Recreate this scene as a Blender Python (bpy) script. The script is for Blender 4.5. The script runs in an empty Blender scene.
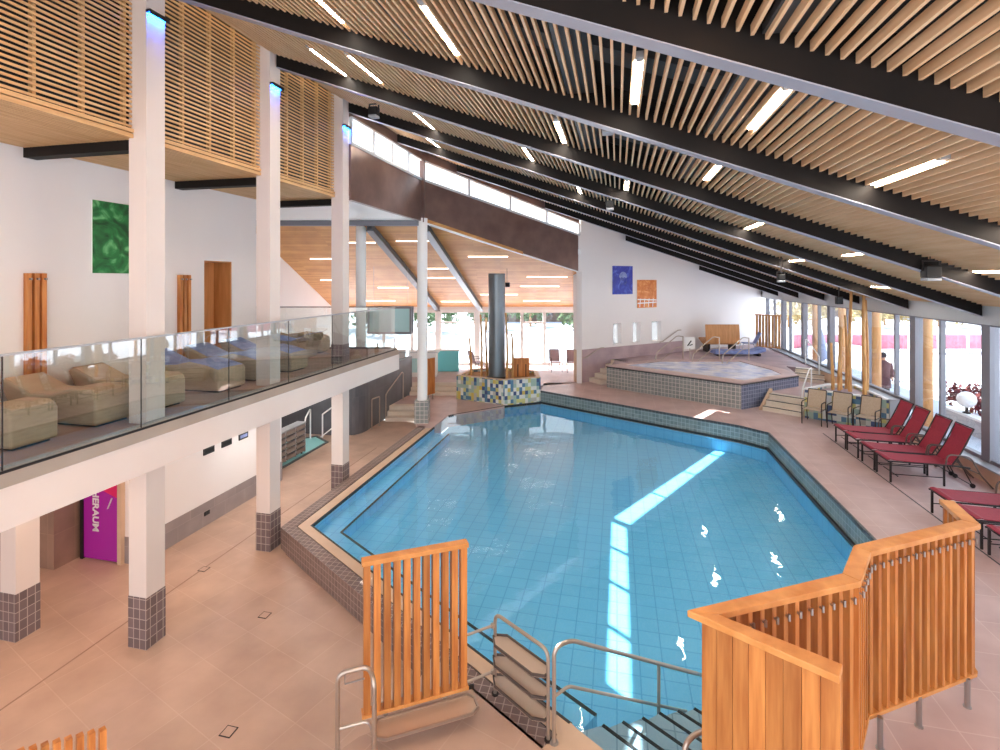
import bpy, bmesh, math, random
from mathutils import Vector, Matrix, noise as mnoise

random.seed(4)
scn = bpy.context.scene
COL = scn.collection
PI = math.pi

# ------------------------------------------------------------------ camera, sky, sun, exposure
EYE = 5.0
YAW = math.atan(117 / 510)
cam_d = bpy.data.cameras.new('camera')
cam_d.sensor_width = 36
cam_d.lens = 18.36
cam_d.shift_y = -0.095
cam_d.clip_end = 400
cam = bpy.data.objects.new('camera', cam_d)
COL.objects.link(cam)
cam.location = (0, 0, EYE)
cam.rotation_euler = (PI / 2, 0, YAW)
scn.camera = cam

world = bpy.data.worlds.new('sky')
scn.world = world
world.use_nodes = True
_n = world.node_tree.nodes
_bg = _n['Background']
_tc = _n.new('ShaderNodeTexCoord')
_sx = _n.new('ShaderNodeSeparateXYZ')
_rp = _n.new('ShaderNodeValToRGB')
world.node_tree.links.new(_tc.outputs['Generated'], _sx.inputs[0])
world.node_tree.links.new(_sx.outputs['Z'], _rp.inputs['Fac'])
world.node_tree.links.new(_rp.outputs['Color'], _bg.inputs['Color'])
_rp.color_ramp.elements[0].color = (0.95, 0.97, 1.0, 1)
_rp.color_ramp.elements[1].color = (0.62, 0.79, 1.0, 1)
_rp.color_ramp.elements[0].position = 0.05
_rp.color_ramp.elements[1].position = 0.75
_bg.inputs['Strength'].default_value = 1.5

sun_d = bpy.data.lights.new('sun', 'SUN')
sun_d.energy = 14.0
sun_d.angle = 0.006
sun_d.color = (1.0, 0.95, 0.88)
sun = bpy.data.objects.new('sun', sun_d)
COL.objects.link(sun)
sun.rotation_euler = Vector((0.7257, -0.553, -1.0)).to_track_quat('-Z', 'Y').to_euler()

scn.view_settings.view_transform = 'Standard'
scn.view_settings.look = 'None'
scn.view_settings.gamma = 1
scn.view_settings.use_curve_mapping = False
scn.view_settings.exposure = 1.06
LAMP = 38.0          # radiance of the hall's strip lamps
SPOTW = 1.0

# ------------------------------------------------------------------ materials
MATS = {}


def lin(c):
    return tuple(((x / 255) / 12.92 if x / 255 <= 0.04045 else ((x / 255 + 0.055) / 1.055) ** 2.4) for x in c) + (1,)


def base(name, rgb, rough=0.5, metal=0.0, spec=0.5):
    m = bpy.data.materials.new(name)
    m.use_nodes = True
    b = m.node_tree.nodes['Principled BSDF']
    b.inputs['Base Color'].default_value = lin(rgb)
    b.inputs['Roughness'].default_value = rough
    b.inputs['Metallic'].default_value = metal
    b.inputs['Specular IOR Level'].default_value = spec
    MATS[name] = m
    return m


def mnode(m, t):
    return m.node_tree.nodes.new(t)


def mlink(m, a, b):
    m.node_tree.links.new(a, b)


def mottled(name, rgb, rgb2, scale=3.0, rough=0.5, stretch=(1, 1, 1), metal=0, bump=0.0, coord='Object', spec=0.5):
    m = base(name, rgb, rough, metal, spec)
    b = m.node_tree.nodes['Principled BSDF']
    tc = mnode(m, 'ShaderNodeTexCoord')
    mp = mnode(m, 'ShaderNodeMapping')
    mp.inputs['Scale'].default_value = stretch
    no = mnode(m, 'ShaderNodeTexNoise')
    no.inputs['Scale'].default_value = scale
    no.inputs['Detail'].default_value = 5
    rp = mnode(m, 'ShaderNodeValToRGB')
    rp.color_ramp.elements[0].position = 0.32
    rp.color_ramp.elements[1].position = 0.68
    rp.color_ramp.elements[0].color = lin(rgb)
    rp.color_ramp.elements[1].color = lin(rgb2)
    mlink(m, tc.outputs[coord], mp.inputs[0])
    mlink(m, mp.outputs[0], no.inputs['Vector'])
    mlink(m, no.outputs['Fac'], rp.inputs['Fac'])
    mlink(m, rp.outputs['Color'], b.inputs['Base Color'])
    if bump:
        bp = mnode(m, 'ShaderNodeBump')
        bp.inputs['Strength'].default_value = bump
        bp.inputs['Distance'].default_value = 0.02
        mlink(m, no.outputs['Fac'], bp.inputs['Height'])
        mlink(m, bp.outputs[0], b.inputs['Normal'])
    return m


def tiled(name, c1, c2, grout, w, h, mortar=0.006, rough=0.35, rot=0.0, offset=0.0, noise=0.0, spec=0.5, bias=0.0):
    m = base(name, c1, rough, 0, spec)
    b = m.node_tree.nodes['Principled BSDF']
    tc = mnode(m, 'ShaderNodeTexCoord')
    mp = mnode(m, 'ShaderNodeMapping')
    mp.inputs['Rotation'].default_value = (0, 0, rot)
    br = mnode(m, 'ShaderNodeTexBrick')
    br.offset = offset
    br.squash = 1
    br.inputs['Scale'].default_value = 1
    br.inputs['Brick Width'].default_value = w
    br.inputs['Row Height'].default_value = h
    br.inputs['Mortar Size'].default_value = mortar
    br.inputs['Mortar Smooth'].default_value = 0.1
    br.inputs['Bias'].default_value = bias
    br.inputs['Color1'].default_value = lin(c1)
    br.inputs['Color2'].default_value = lin(c2)
    br.inputs['Mortar'].default_value = lin(grout)
    mlink(m, tc.outputs['UV'], mp.inputs[0])
    mlink(m, mp.outputs[0], br.inputs['Vector'])
    out = br.outputs['Color']
    if noise:
        no = mnode(m, 'ShaderNodeTexNoise')
        no.inputs['Scale'].default_value = 1.6
        no.inputs['Detail'].default_value = 6
        mx = mnode(m, 'ShaderNodeMix')
        mx.data_type = 'RGBA'
        mx.blend_type = 'OVERLAY'
        mx.inputs[0].default_value = noise
        mlink(m, tc.outputs['UV'], no.inputs['Vector'])
        mlink(m, out, mx.inputs[6])
        mlink(m, no.outputs['Fac'], mx.inputs[7])
        out = mx.outputs[2]
    mlink(m, out, b.inputs['Base Color'])
    return m


def glass(name, tint=(1, 1, 1), refl=1.0, rough=0.0):
    m = bpy.data.materials.new(name)
    m.use_nodes = True
    nt = m.node_tree
    nt.nodes.remove(nt.nodes['Principled BSDF'])
    out = nt.nodes['Material Output']
    tr = nt.nodes.new('ShaderNodeBsdfTransparent')
    tr.inputs[0].default_value = (*tint, 1)
    gl = nt.nodes.new('ShaderNodeBsdfGlossy')
    gl.inputs['Roughness'].default_value = rough
    fr = nt.nodes.new('ShaderNodeFresnel')
    geo = nt.nodes.new('ShaderNodeNewGeometry')
    mi = nt.nodes.new('ShaderNodeMapRange')      # same reflectance from either side of the sheet
    mi.name = 'ior'
    mi.inputs['To Min'].default_value = 1.5
    mi.inputs['To Max'].default_value = 1 / 1.5
    nt.links.new(geo.outputs['Backfacing'], mi.inputs['Value'])
    nt.links.new(mi.outputs[0], fr.inputs['IOR'])
    mu = nt.nodes.new('ShaderNodeMath')
    mu.operation = 'MULTIPLY'
    mu.inputs[1].default_value = refl
    mx = nt.nodes.new('ShaderNodeMixShader')
    nt.links.new(fr.outputs[0], mu.inputs[0])
    nt.links.new(mu.outputs[0], mx.inputs[0])
    nt.links.new(tr.outputs[0], mx.inputs[1])
    nt.links.new(gl.outputs[0], mx.inputs[2])
    nt.links.new(mx.outputs[0], out.inputs['Surface'])
    MATS[name] = m
    return m


def emit(name, rgb, strength):
    m = bpy.data.materials.new(name)
    m.use_nodes = True
    nt = m.node_tree
    nt.nodes.remove(nt.nodes['Principled BSDF'])
    e = nt.nodes.new('ShaderNodeEmission')
    e.inputs[0].default_value = lin(rgb)
    e.inputs[1].default_value = strength
    nt.links.new(e.outputs[0], nt.nodes['Material Output'].inputs['Surface'])
    MATS[name] = m
    return m


def water(name, tint, scale, strength, ior=1.33):
    m = glass(name, tint, 1.0, 0.02)
    nt = m.node_tree
    fr = [n for n in nt.nodes if n.type == 'FRESNEL'][0]
    nt.nodes['ior'].inputs['To Min'].default_value = ior
    nt.nodes['ior'].inputs['To Max'].default_value = 1 / ior
    gl = [n for n in nt.nodes if n.type == 'BSDF_GLOSSY'][0]
    tc = nt.nodes.new('ShaderNodeTexCoord')
    no = nt.nodes.new('ShaderNodeTexNoise')
    no.inputs['Scale'].default_value = scale
    no.inputs['Detail'].default_value = 3
    no.inputs['Roughness'].default_value = 0.45
    bp = nt.nodes.new('ShaderNodeBump')
    bp.inputs['Strength'].default_value = strength
    bp.inputs['Distance'].default_value = 0.05
    nt.links.new(tc.outputs['Object'], no.inputs['Vector'])
    nt.links.new(no.outputs['Fac'], bp.inputs['Height'])
    nt.links.new(bp.outputs[0], fr.inputs['Normal'])
    nt.links.new(bp.outputs[0], gl.inputs['Normal'])
    return m


mottled('white_paint', (238, 232, 231), (241, 236, 235), 0.6, 0.7)
mottled('column_paint', (220, 209, 204), (225, 214, 209), 1.0, 0.6)
mottled('fascia_paint', (236, 222, 216), (240, 228, 222), 0.8, 0.5)
mottled('ledge_grey', (156, 146, 138), (166, 156, 148), 2, 0.5)
tiled('floor_tile', (190, 160, 142), (195, 165, 147), (200, 172, 154), 0.62, 0.62, 0.006, 0.42, 0.32, 0.0, 0.35)
tiled('deck_tile', (196, 168, 166), (202, 174, 171), (212, 190, 186), 0.62, 0.62, 0.006, 0.4, 0.0, 0.0, 0.35)
tiled('carpet', (170, 138, 124), (176, 144, 130), (170, 138, 124), 0.5, 0.5, 0.001, 0.9, 0, 0, 0.3)
tiled('brown_tile', (112, 92, 88), (128, 106, 100), (170, 152, 144), 0.1, 0.1, 0.006, 0.3)
tiled('column_tile', (104, 90, 92), (122, 106, 108), (178, 166, 160), 0.1, 0.135, 0.006, 0.3)
tiled('green_tile', (112, 130, 134), (132, 150, 152), (160, 176, 176), 0.12, 0.12, 0.007, 0.25)
tiled('tub_tile', (126, 132, 132), (146, 150, 148), (200, 194, 188), 0.135, 0.135, 0.009, 0.3)
tiled('dark_tile', (58, 62, 66), (70, 74, 80), (110, 112, 114), 0.12, 0.12, 0.006, 0.3)
tiled('pool_tile', (120, 204, 244), (126, 208, 246), (98, 182, 232), 0.29, 0.29, 0.009, 0.3, 0.0)
tiled('step_tile', (150, 176, 190), (160, 184, 198), (120, 150, 168), 0.3, 0.3, 0.008, 0.4)
mottled('lip_sand', (206, 176, 150), (214, 184, 158), 4, 0.5)
mottled('gutter_dark', (40, 42, 46), (52, 54, 58), 6, 0.5)
tiled('grey_tile', (150, 140, 140), (160, 148, 148), (170, 160, 158), 0.6, 0.3, 0.004, 0.5, 0, 0.5, 0.4)
tiled('mauve_tile', (176, 152, 158), (184, 160, 166), (190, 168, 172), 0.9, 0.6, 0.003, 0.5, 0, 0.5, 0.4)
tiled('dark_grey_tile', (92, 92, 98), (102, 102, 108), (112, 112, 116), 0.6, 1.2, 0.004, 0.4, 0, 0, 0.4)
tiled('rust_tile', (146, 118, 104), (156, 126, 110), (166, 138, 122), 0.6, 0.6, 0.004, 0.5, 0, 0, 0.5)
mottled('slat_pine', (236, 202, 164), (220, 180, 138), 2.0, 0.55, (1, 0.6, 8))
mottled('slat_wall_pine', (224, 184, 134), (202, 156, 104), 2.0, 0.55, (8, 0.6, 8))
mottled('cedar', (212, 142, 76), (174, 100, 44), 3.0, 0.42, (6, 6, 0.5))
mottled('cedar_rail', (224, 158, 92), (200, 130, 64), 3.0, 0.4, (2, 2, 2))
tiled('ceiling_wood', (216, 160, 98), (196, 138, 78), (172, 116, 64), 2.6, 0.13, 0.004, 0.45, -YAW, 0.37, 0.35)
mottled('oak_panel', (210, 150, 94), (190, 128, 74), 2.0, 0.45, (6, 6, 0.6))
mottled('bamboo', (222, 174, 112), (190, 134, 76), 4.0, 0.5, (3, 3, 0.8))
mottled('beam_dark', (17, 13, 12), (24, 18, 16), 2, 0.6, (1, 6, 1), spec=0.25)
for _nm in ('cedar', 'bamboo'):
    _m = MATS[_nm]
    _b = _m.node_tree.nodes['Principled BSDF']
    _src = _b.inputs['Base Color'].links[0].from_socket
    _oi = mnode(_m, 'ShaderNodeObjectInfo')
    _hs = mnode(_m, 'ShaderNodeHueSaturation')
    _mr = mnode(_m, 'ShaderNodeMapRange')
    _mr.inputs['To Min'].default_value = 0.78
    _mr.inputs['To Max'].default_value = 1.18
    mlink(_m, _oi.outputs['Random'], _mr.inputs['Value'])
    mlink(_m, _mr.outputs[0], _hs.inputs['Value'])
    mlink(_m, _src, _hs.inputs['Color'])
    mlink(_m, _hs.outputs[0], _b.inputs['Base Color'])
base('beam_lit_underside', (156, 158, 172), 0.4)  # pale tone paints the light on the roof beams' bottom faces
base('black_deck', (26, 27, 30), 0.8)
base('duct_grey', (70, 76, 82), 0.5, 0.2)
mottled('fascia_bronze', (132, 108, 102), (108, 86, 82), 1.5, 0.28, (1, 1, 1), 0.3)
base('steel', (176, 172, 170), 0.28, 0.9)
base('satin_steel', (190, 176, 164), 0.35, 0.85)
base('aluminium', (176, 178, 184), 0.45, 0.3)
base('window_grey', (138, 138, 146), 0.5, 0.2)
base('header_grey', (204, 208, 212), 0.5)
base('dark_metal', (52, 46, 46), 0.4, 0.5)
base('bronze_metal', (104, 92, 88), 0.4, 0.5)
base('black', (22, 22, 24), 0.5)
base('white_gloss', (245, 245, 245), 0.3)
base('brushed_tray', (206, 184, 166), 0.35, 0.45)
base('pillar_white', (250, 249, 248), 0.5)
base('rubber', (30, 30, 32), 0.7)
mottled('red_sling', (164, 36, 62), (148, 28, 54), 30, 0.6)
mottled('beige_sling', (194, 174, 152), (182, 162, 140), 30, 0.7)
mottled('upholstery', (172, 156, 132), (158, 140, 118), 5, 0.75, (1, 1, 6))
mottled('upholstery_top', (196, 170, 142), (186, 158, 132), 5, 0.75)
mottled('blue_mottle', (112, 128, 186), (150, 164, 210), 6, 0.8)
glass('clear_glass', (0.97, 0.985, 0.985), 1.0)
glass('rail_glass', (0.93, 0.965, 0.955), 2.2)
glass('clerestory_glass', (0.98, 0.99, 1.0), 1.0)
water('pool_water', (0.84, 0.95, 1.0), 1.6, 0.18)
water('tub_water', (0.75, 0.85, 1.0), 5.0, 0.9)
_m = bpy.data.materials.new('frosted_glass')
_m.use_nodes = True
_nt = _m.node_tree
_nt.nodes.remove(_nt.nodes['Principled BSDF'])
_t = _nt.nodes.new('ShaderNodeBsdfTranslucent')
_t.inputs[0].default_value = (0.30, 0.31, 0.32, 1)
_nt.links.new(_t.outputs[0], _nt.nodes['Material Output'].inputs['Surface'])
MATS['frosted_glass'] = _m
emit('strip_light', (255, 244, 228), LAMP)
emit('wing_strip', (255, 246, 232), LAMP * 0.08)
emit('warm_fill_strip', (255, 206, 160), LAMP * 1.3)
emit('blue_led', (10, 80, 255), 110)
emit('fill_down_light', (255, 214, 176), 60)
emit('fill_down_light_cool', (255, 250, 244), 120)
mottled('snow', (188, 194, 208), (198, 204, 216), 0.2, 0.8, bump=0.1)
mottled('bark', (150, 112, 76), (176, 138, 96), 3, 0.8, (3, 3, 1))
mottled('post_timber', (222, 168, 112), (200, 142, 88), 2, 0.6, (4, 4, 0.4))
mottled('shrub_red', (92, 40, 44), (130, 62, 60), 6, 0.9)
mottled('shrub_green', (60, 84, 58), (92, 112, 74), 4, 0.9)
mottled('hedge_straw', (190, 172, 124), (150, 136, 92), 3, 0.9)
mottled('barrier_red', (196, 104, 124), (206, 132, 148), 3, 0.6)
mottled('house_brown', (110, 90, 78), (84, 70, 64), 1.5, 0.8)
mottled('concrete', (196, 196, 200), (182, 182, 188), 3, 0.8)
mottled('terracotta', (200, 120, 70), (180, 100, 54), 2, 0.6, (5, 5, .5))
base('skin', (206, 160, 132), 0.5)
base('coat', (96, 62, 66), 0.8)
base('hair', (48, 34, 28), 0.7)
base('parasol_cloth', (150, 164, 196), 0.8)
base('purple_glass', (176, 40, 172), 0.12)
mottled('step_cream', (224, 210, 194), (230, 218, 204), 3, 0.5)
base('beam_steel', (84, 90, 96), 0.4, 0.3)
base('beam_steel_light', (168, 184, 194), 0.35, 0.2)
mottled('line_brown', (150, 122, 106), (160, 132, 116), 3, 0.6)
tiled('sky_tint_tile', (104, 112, 136), (120, 128, 152), (160, 164, 186), 0.125, 0.125, 0.008, 0.25)  # sky reflection painted into the tile as a bluish tint
base('pink_paint', (236, 28, 110), 0.4)
base('white_text', (248, 240, 248), 0.4)
base('cyan_plastic', (110, 205, 215), 0.35)


def painting(name, a, b_, c, scale):
    m = base(name, a, 0.45)
    bs = m.node_tree.nodes['Principled BSDF']
    tc = mnode(m, 'ShaderNodeTexCoord')
    n1 = mnode(m, 'ShaderNodeTexNoise')
    n1.inputs['Scale'].default_value = scale
    n1.inputs['Detail'].default_value = 8
    n1.inputs['Distortion'].default_value = 1.8
    rp = mnode(m, 'ShaderNodeValToRGB')
    rp.color_ramp.elements[0].position = 0.34
    rp.color_ramp.elements[0].color = lin(a)
    rp.color_ramp.elements[1].position = 0.7
    rp.color_ramp.elements[1].color = lin(c)
    e = rp.color_ramp.elements.new(0.52)
    e.color = lin(b_)
    mlink(m, tc.outputs['UV'], n1.inputs['Vector'])
    mlink(m, n1.outputs['Fac'], rp.inputs['Fac'])
    mlink(m, rp.outputs['Color'], bs.inputs['Base Color'])
    return m


painting('green_print', (8, 74, 34), (34, 128, 62), (120, 196, 132), 2.6)
painting('blue_print', (28, 40, 150), (38, 56, 178), (90, 116, 214), 2.2)
painting('orange_print', (206, 110, 40), (220, 130, 56), (238, 170, 100), 2.6)


def mosaic():
    m = base('mosaic', (120, 140, 140), 0.3)
    b = m.node_tree.nodes['Principled BSDF']
    tc = mnode(m, 'ShaderNodeTexCoord')
    mp = mnode(m, 'ShaderNodeMapping')
    mp.inputs['Scale'].default_value = (8.5, 7.0, 8.5)
    fl = mnode(m, 'ShaderNodeVectorMath')
    fl.operation = 'FLOOR'
    wn = mnode(m, 'ShaderNodeTexWhiteNoise')
    wn.noise_dimensions = '2D'
    rp = mnode(m, 'ShaderNodeValToRGB')
    rp.color_ramp.interpolation = 'CONSTANT'
    cols = [(0, (226, 228, 222)), (.26, (88, 130, 160)), (.42, (206, 204, 134)), (.56, (164, 190, 180)), (.74, (66, 86, 130)), (.86, (214, 190, 96)), (.93, (190, 190, 180))]
    rp.color_ramp.elements[0].color = lin(cols[0][1])
    rp.color_ramp.elements[1].position = cols[1][0]
    rp.color_ramp.elements[1].color = lin(cols[1][1])
    for p, c in cols[2:]:
        e = rp.color_ramp.elements.new(p)
        e.color = lin(c)
    mlink(m, tc.outputs['UV'], mp.inputs[0])
    mlink(m, mp.outputs[0], fl.inputs[0])
    mlink(m, fl.outputs[0], wn.inputs['Vector'])
    mlink(m, wn.outputs['Value'], rp.inputs['Fac'])
    mlink(m, rp.outputs['Color'], b.inputs['Base Color'])


mosaic()


# ------------------------------------------------------------------ mesh helpers
def V3(p):
    return Vector((p[0], p[1], p[2]))


class MB:
    def __init__(self):
        self.v = []
        self.f = []

    def poly(self, pts):
        i = len(self.v)
        self.v += [tuple(p) for p in pts]
        self.f.append(list(range(i, i + len(pts))))
        return self

    def hexa(self, b, t):
        i = len(self.v)
        self.v += [tuple(p) for p in b] + [tuple(p) for p in t]
        self.f += [[i + 3, i + 2, i + 1, i], [i + 4, i + 5, i + 6, i + 7]]
        for k in range(4):
            j = (k + 1) % 4
            self.f.append([i + k, i + j, i + 4 + j, i + 4 + k])
        return self

    def box(self, x0, y0, z0, x1, y1, z1):
        x0, x1 = min(x0, x1), max(x0, x1)
        y0, y1 = min(y0, y1), max(y0, y1)
        z0, z1 = min(z0, z1), max(z0, z1)
        return self.hexa([(x0, y0, z0), (x1, y0, z0), (x1, y1, z0), (x0, y1, z0)], [(x0, y0, z1), (x1, y0, z1), (x1, y1, z1), (x0, y1, z1)])

    def prism(self, pts, z0, z1):
        n = len(pts)
        a = sum(pts[k][0] * pts[(k + 1) % n][1] - pts[(k + 1) % n][0] * pts[k][1] for k in range(n))
        if a < 0:
            pts = pts[::-1]
        zz0 = z0 if callable(z0) else (lambda x, y: z0)
        zz1 = z1 if callable(z1) else (lambda x, y: z1)
        i = len(self.v)
        self.v += [(p[0], p[1], zz0(p[0], p[1])) for p in pts] + [(p[0], p[1], zz1(p[0], p[1])) for p in pts]
        self.f.append([i + k for k in range(n)][::-1])
        self.f.append([i + n + k for k in range(n)])
        for k in range(n):
            j = (k + 1) % n
            self.f.append([i + k, i + j, i + n + j, i + n + k])
        return self

    def bar(self, p, q, w, h, upv=(0, 0, 1), ext=0.0):
        p, q = V3(p), V3(q)
        d = (q - p).normalized()
        p = p - d * ext
        q = q + d * ext
        u = Vector(upv)
        s = d.cross(u)
        if s.length < 1e-5:
            s = d.cross(Vector((0, 1, 0)))
        s.normalize()
        u = s.cross(d).normalized()
        s *= w / 2
        u *= h / 2
        return self.hexa([p - s - u, p + s - u, q + s - u, q - s - u], [p - s + u, p + s + u, q + s + u, q - s + u])

    def tube(self, path, r, n=10, closed=False):
        path = [V3(p) for p in path]
        m = len(path)
        rr = r if isinstance(r, (list, tuple)) else [r] * m
        t0 = (path[1] - path[0]).normalized()
        ref = Vector((0, 0, 1)) if abs(t0.z) < 0.9 else Vector((1, 0, 0))
        nrm = (ref - t0 * ref.dot(t0)).normalized()
        rings = []
        for k in range(m):
            if closed:
                t = (path[(k + 1) % m] - path[k - 1]).normalized()
            elif k == 0:
                t = t0
            elif k == m - 1:
                t = (path[k] - path[k - 1]).normalized()
            else:
                t = (path[k + 1] - path[k - 1]).normalized()
            nrm = (nrm - t * nrm.dot(t)).normalized()
            bn = t.cross(nrm)
            i = len(self.v)
            for j in range(n):
                a = 2 * PI * j / n
                self.v.append(tuple(path[k] + (nrm * math.cos(a) + bn * math.sin(a)) * rr[k]))
            rings.append(i)
        for k in range(m if closed else m - 1):
            a, b = rings[k], rings[(k + 1) % m]
            for j in range(n):
                j2 = (j + 1) % n
                self.f.append([a + j, a + j2, b + j2, b + j])
        if not closed:
            self.f.append([rings[0] + j for j in range(n)][::-1])
            self.f.append([rings[-1] + j for j in range(n)])
        return self

    def lathe(self, c, prof, n=20):
        rings = []
        for r, z in prof:
            i = len(self.v)
            for j in range(n):
                a = 2 * PI * j / n
                self.v.append((c[0] + r * math.cos(a), c[1] + r * math.sin(a), c[2] + z))
            rings.append(i)
        for k in range(len(rings) - 1):
            for j in range(n):
                j2 = (j + 1) % n
                self.f.append([rings[k] + j, rings[k] + j2, rings[k + 1] + j2, rings[k + 1] + j])
        self.f.append([rings[0] + j for j in range(n)][::-1])
        self.f.append([rings[-1] + j for j in range(n)])
        return self

    def loft(self, secs):
        n = len(secs[0])
        idx = []
        for s in secs:
            idx.append(len(self.v))
            self.v += [tuple(p) for p in s]
        for k in range(len(secs) - 1):
            for j in range(n):
                j2 = (j + 1) % n
                self.f.append([idx[k] + j, idx[k] + j2, idx[k + 1] + j2, idx[k + 1] + j])
        self.f.append([idx[0] + j for j in range(n)][::-1])
        self.f.append([idx[-1] + j for j in range(n)])
        return self

    def xf(self, M, start=0):
        for k in range(start, len(self.v)):
            self.v[k] = tuple(M @ Vector(self.v[k]))
        return self

    def build(self, name, mat, parent=None, smooth=False, bevel=0.0, seg=2):
        me = bpy.data.meshes.new(name)
        me.from_pydata(self.v, [], self.f)
        bm = bmesh.new()
        bm.from_mesh(me)
        bmesh.ops.recalc_face_normals(bm, faces=bm.faces)
        uvl = bm.loops.layers.uv.new('uv')
        for f in bm.faces:
            nz = f.normal
            if abs(nz.z) > 0.75:
                for l in f.loops:
                    l[uvl].uv = (l.vert.co.x, l.vert.co.y)
            else:
                t = Vector((-nz.y, nz.x, 0))
                t = t.normalized() if t.length > 1e-6 else Vector((1, 0, 0))
                for l in f.loops:
                    l[uvl].uv = (l.vert.co.dot(t), l.vert.co.z)
            if smooth:
                f.smooth = True
        if smooth:
            for e in bm.edges:
                if len(e.link_faces) == 2 and e.calc_face_angle(0) > 0.7:
                    e.smooth = False
        bm.to_mesh(me)
        bm.free()
        o = bpy.data.objects.new(name, me)
        COL.objects.link(o)
        me.materials.append(MATS[mat])
        if parent is not None:
            o.parent = parent
            o.matrix_parent_inverse = parent.matrix_basis.inverted() if parent.get('_world') else Matrix.Identity(4)
        if bevel:
            md = o.modifiers.new('bevel', 'BEVEL')
            md.width = bevel
            md.segments = seg
            md.limit_method = 'ANGLE'
        return o


def mark(o, label=None, cat=None, group=None, kind=None):
    if label:
        o['label'] = label
    if cat:
        o['category'] = cat
    if group:
        o['group'] = group
    if kind:
        o['kind'] = kind
    return o


def thing(name, label, cat, loc=(0, 0, 0), rz=0.0, group=None):
    o = bpy.data.objects.new(name, None)
    COL.objects.link(o)
    o.location = loc
    o.rotation_euler = (0, 0, rz)
    o.empty_display_size = 0.1
    return mark(o, label, cat, group)


def W(o):
    """parts of this thing are given in world coordinates: keep its Empty at the base, undo its transform for them"""
    o['_world'] = 1
    return o


def struct(name, mb, mat, parent=None, **k):
    o = mb.build(name, mat, parent, **k)
    if parent is None:
        o['kind'] = 'structure'
    return o


def dup(root, loc, rz, label=None, group=None):
    r = root.copy()
    COL.objects.link(r)
    r.location = loc
    r.rotation_euler = (0, 0, rz)
    if label:
        r['label'] = label
    if group:
        r['group'] = group
    for ch in list(root.children):
        c = ch.copy()
        COL.objects.link(c)
        c.parent = r
        for g in ch.children:
            d = g.copy()
            COL.objects.link(d)
            d.parent = c
    return r


def fillet(pts, r, n=5):
    pts = [V3(p) for p in pts]
    out = [pts[0]]
    for k in range(1, len(pts) - 1):
        a, b, c = pts[k - 1], pts[k], pts[k + 1]
        d1 = (a - b)
        d2 = (c - b)
        rr = min(r, d1.length * .48, d2.length * .48)
        p0 = b + d1.normalized() * rr
        p1 = b + d2.normalized() * rr
        for i in range(n + 1):
            t = i / n
            out.append(p0.lerp(b, t).lerp(b.lerp(p1, t), t))
    out.append(pts[-1])
    return out


CT, ST = math.cos(YAW), math.sin(YAW)


def wf(a, d, z=None):
    """the entrance wing has its own axes (a across, d deep), turned against the hall's"""
    p = (a * CT - d * ST, a * ST + d * CT)
    return p if z is None else (p[0], p[1], z)


def zb(x):
    return 8.98 - 0.346 * (x + 6.2)


def beam_y(k, x):
    e = 0.16 if k == -3 else 0.0
    y0 = 11.03 + 2.62 * k + e
    y1 = 12.82 + 2.79 * k + e
    return y0 + (y1 - y0) * (x + 6.2) / 13.7


DIAG0 = Vector((-6.13, 15.5))
DIAG1 = Vector((-1.45, 21.1))
DIAG2 = Vector((7.9, 30.08))


def diag_y(x):
    if x <= -6.13:
        return 15.5
    if x <= -1.45:
        return 15.5 + (x + 6.13) * 5.6 / 4.68
    return 21.1 + (x + 1.45) * 8.98 / 9.35


GLX = 7.7       # glass line of the long window wall

# ================================================================== THE SETTING
# ---- floors
# lower floor (front left, under the balcony and beside the pool)
struct('floor', MB().prism([(-12, -4), (1.3, -4), (1.3, 3.5), (-0.6, 4.9), (-5.9, 8.2), (-5.9, 16.8), (-12, 16.8)], -0.12, 0.0), 'floor_tile')
# raised platform at the pool steps
PLAT = [(-2.66, 1.0), (-2.66, 4.35), (-2.62, 4.55), (-2.53, 4.69), (-2.4, 4.80), (-2.25, 4.92), (-2.2, 5.93), (-0.70, 4.99), (0.72, 4.08), (0.9, 3.4), (1.15, 3.0), (1.15, 1.0)]
fl = struct('floor', MB().prism(PLAT, 0.0, 0.4), 'floor_tile')
edge = MB()
for a, b in zip(PLAT[:6], PLAT[1:7]):
    edge.bar((a[0], a[1], 0.17), (b[0], b[1], 0.17), 0.02, 0.34, ext=0.004)
edge.build('edge_tiles', 'dark_tile', fl)
# high deck around pool, right side
DECK = [(-2.80, 19.17), (3.45, 15.83), (4.06, 15.28), (4.06, 7.1), (3.3, 6.35), (2.0, 5.5), (1.65, 4.9), (1.2, 4.3), (1.2, 1.0), (GLX + .1, 1.0), (GLX + .1, 29.9), (-1.40, 21.2), (-2.9, 20.6)]
struct('floor', MB().prism(DECK, 0.0, 0.8), 'deck_tile')
struct('floor', MB().prism([wf(-8.6, 20.95), wf(-1.7, 20.95), wf(1.2, 20.1), wf(3.3, 20.9), wf(4.2, 26.3), wf(-8.6, 26.3)], 0.0, 0.8), 'deck_tile')
# middle deck between pillar and mosaic planter
struct('floor', MB().prism([(-6.95, 16.95), (-6.1, 14.95), (-5.6, 14.95), (-5.6, 16.45), (-4.0, 17.95), (-4.0, 18.6), wf(-1.6, 20.3), wf(-4.4, 20.3), wf(-4.4, 18.95), wf(-3.05, 18.95)], 0.0, 0.4), 'deck_tile')


def steps(name, a0, d0, a1, rise, tread, n, z0, mat='lip_sand'):
    st = MB()
    for k in range(n):
        st.prism([wf(a0, d0 + tread * k), wf(a1, d0 + tread * k), wf(a1, d0 + tread * (k + 1) + (0.1 if k == n - 1 else 0.02)), wf(a0, d0 + tread * (k + 1) + (0.1 if k == n - 1 else 0.02))], z0 - .1 if k else z0, z0 + rise * (k + 1))
    return st


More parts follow.
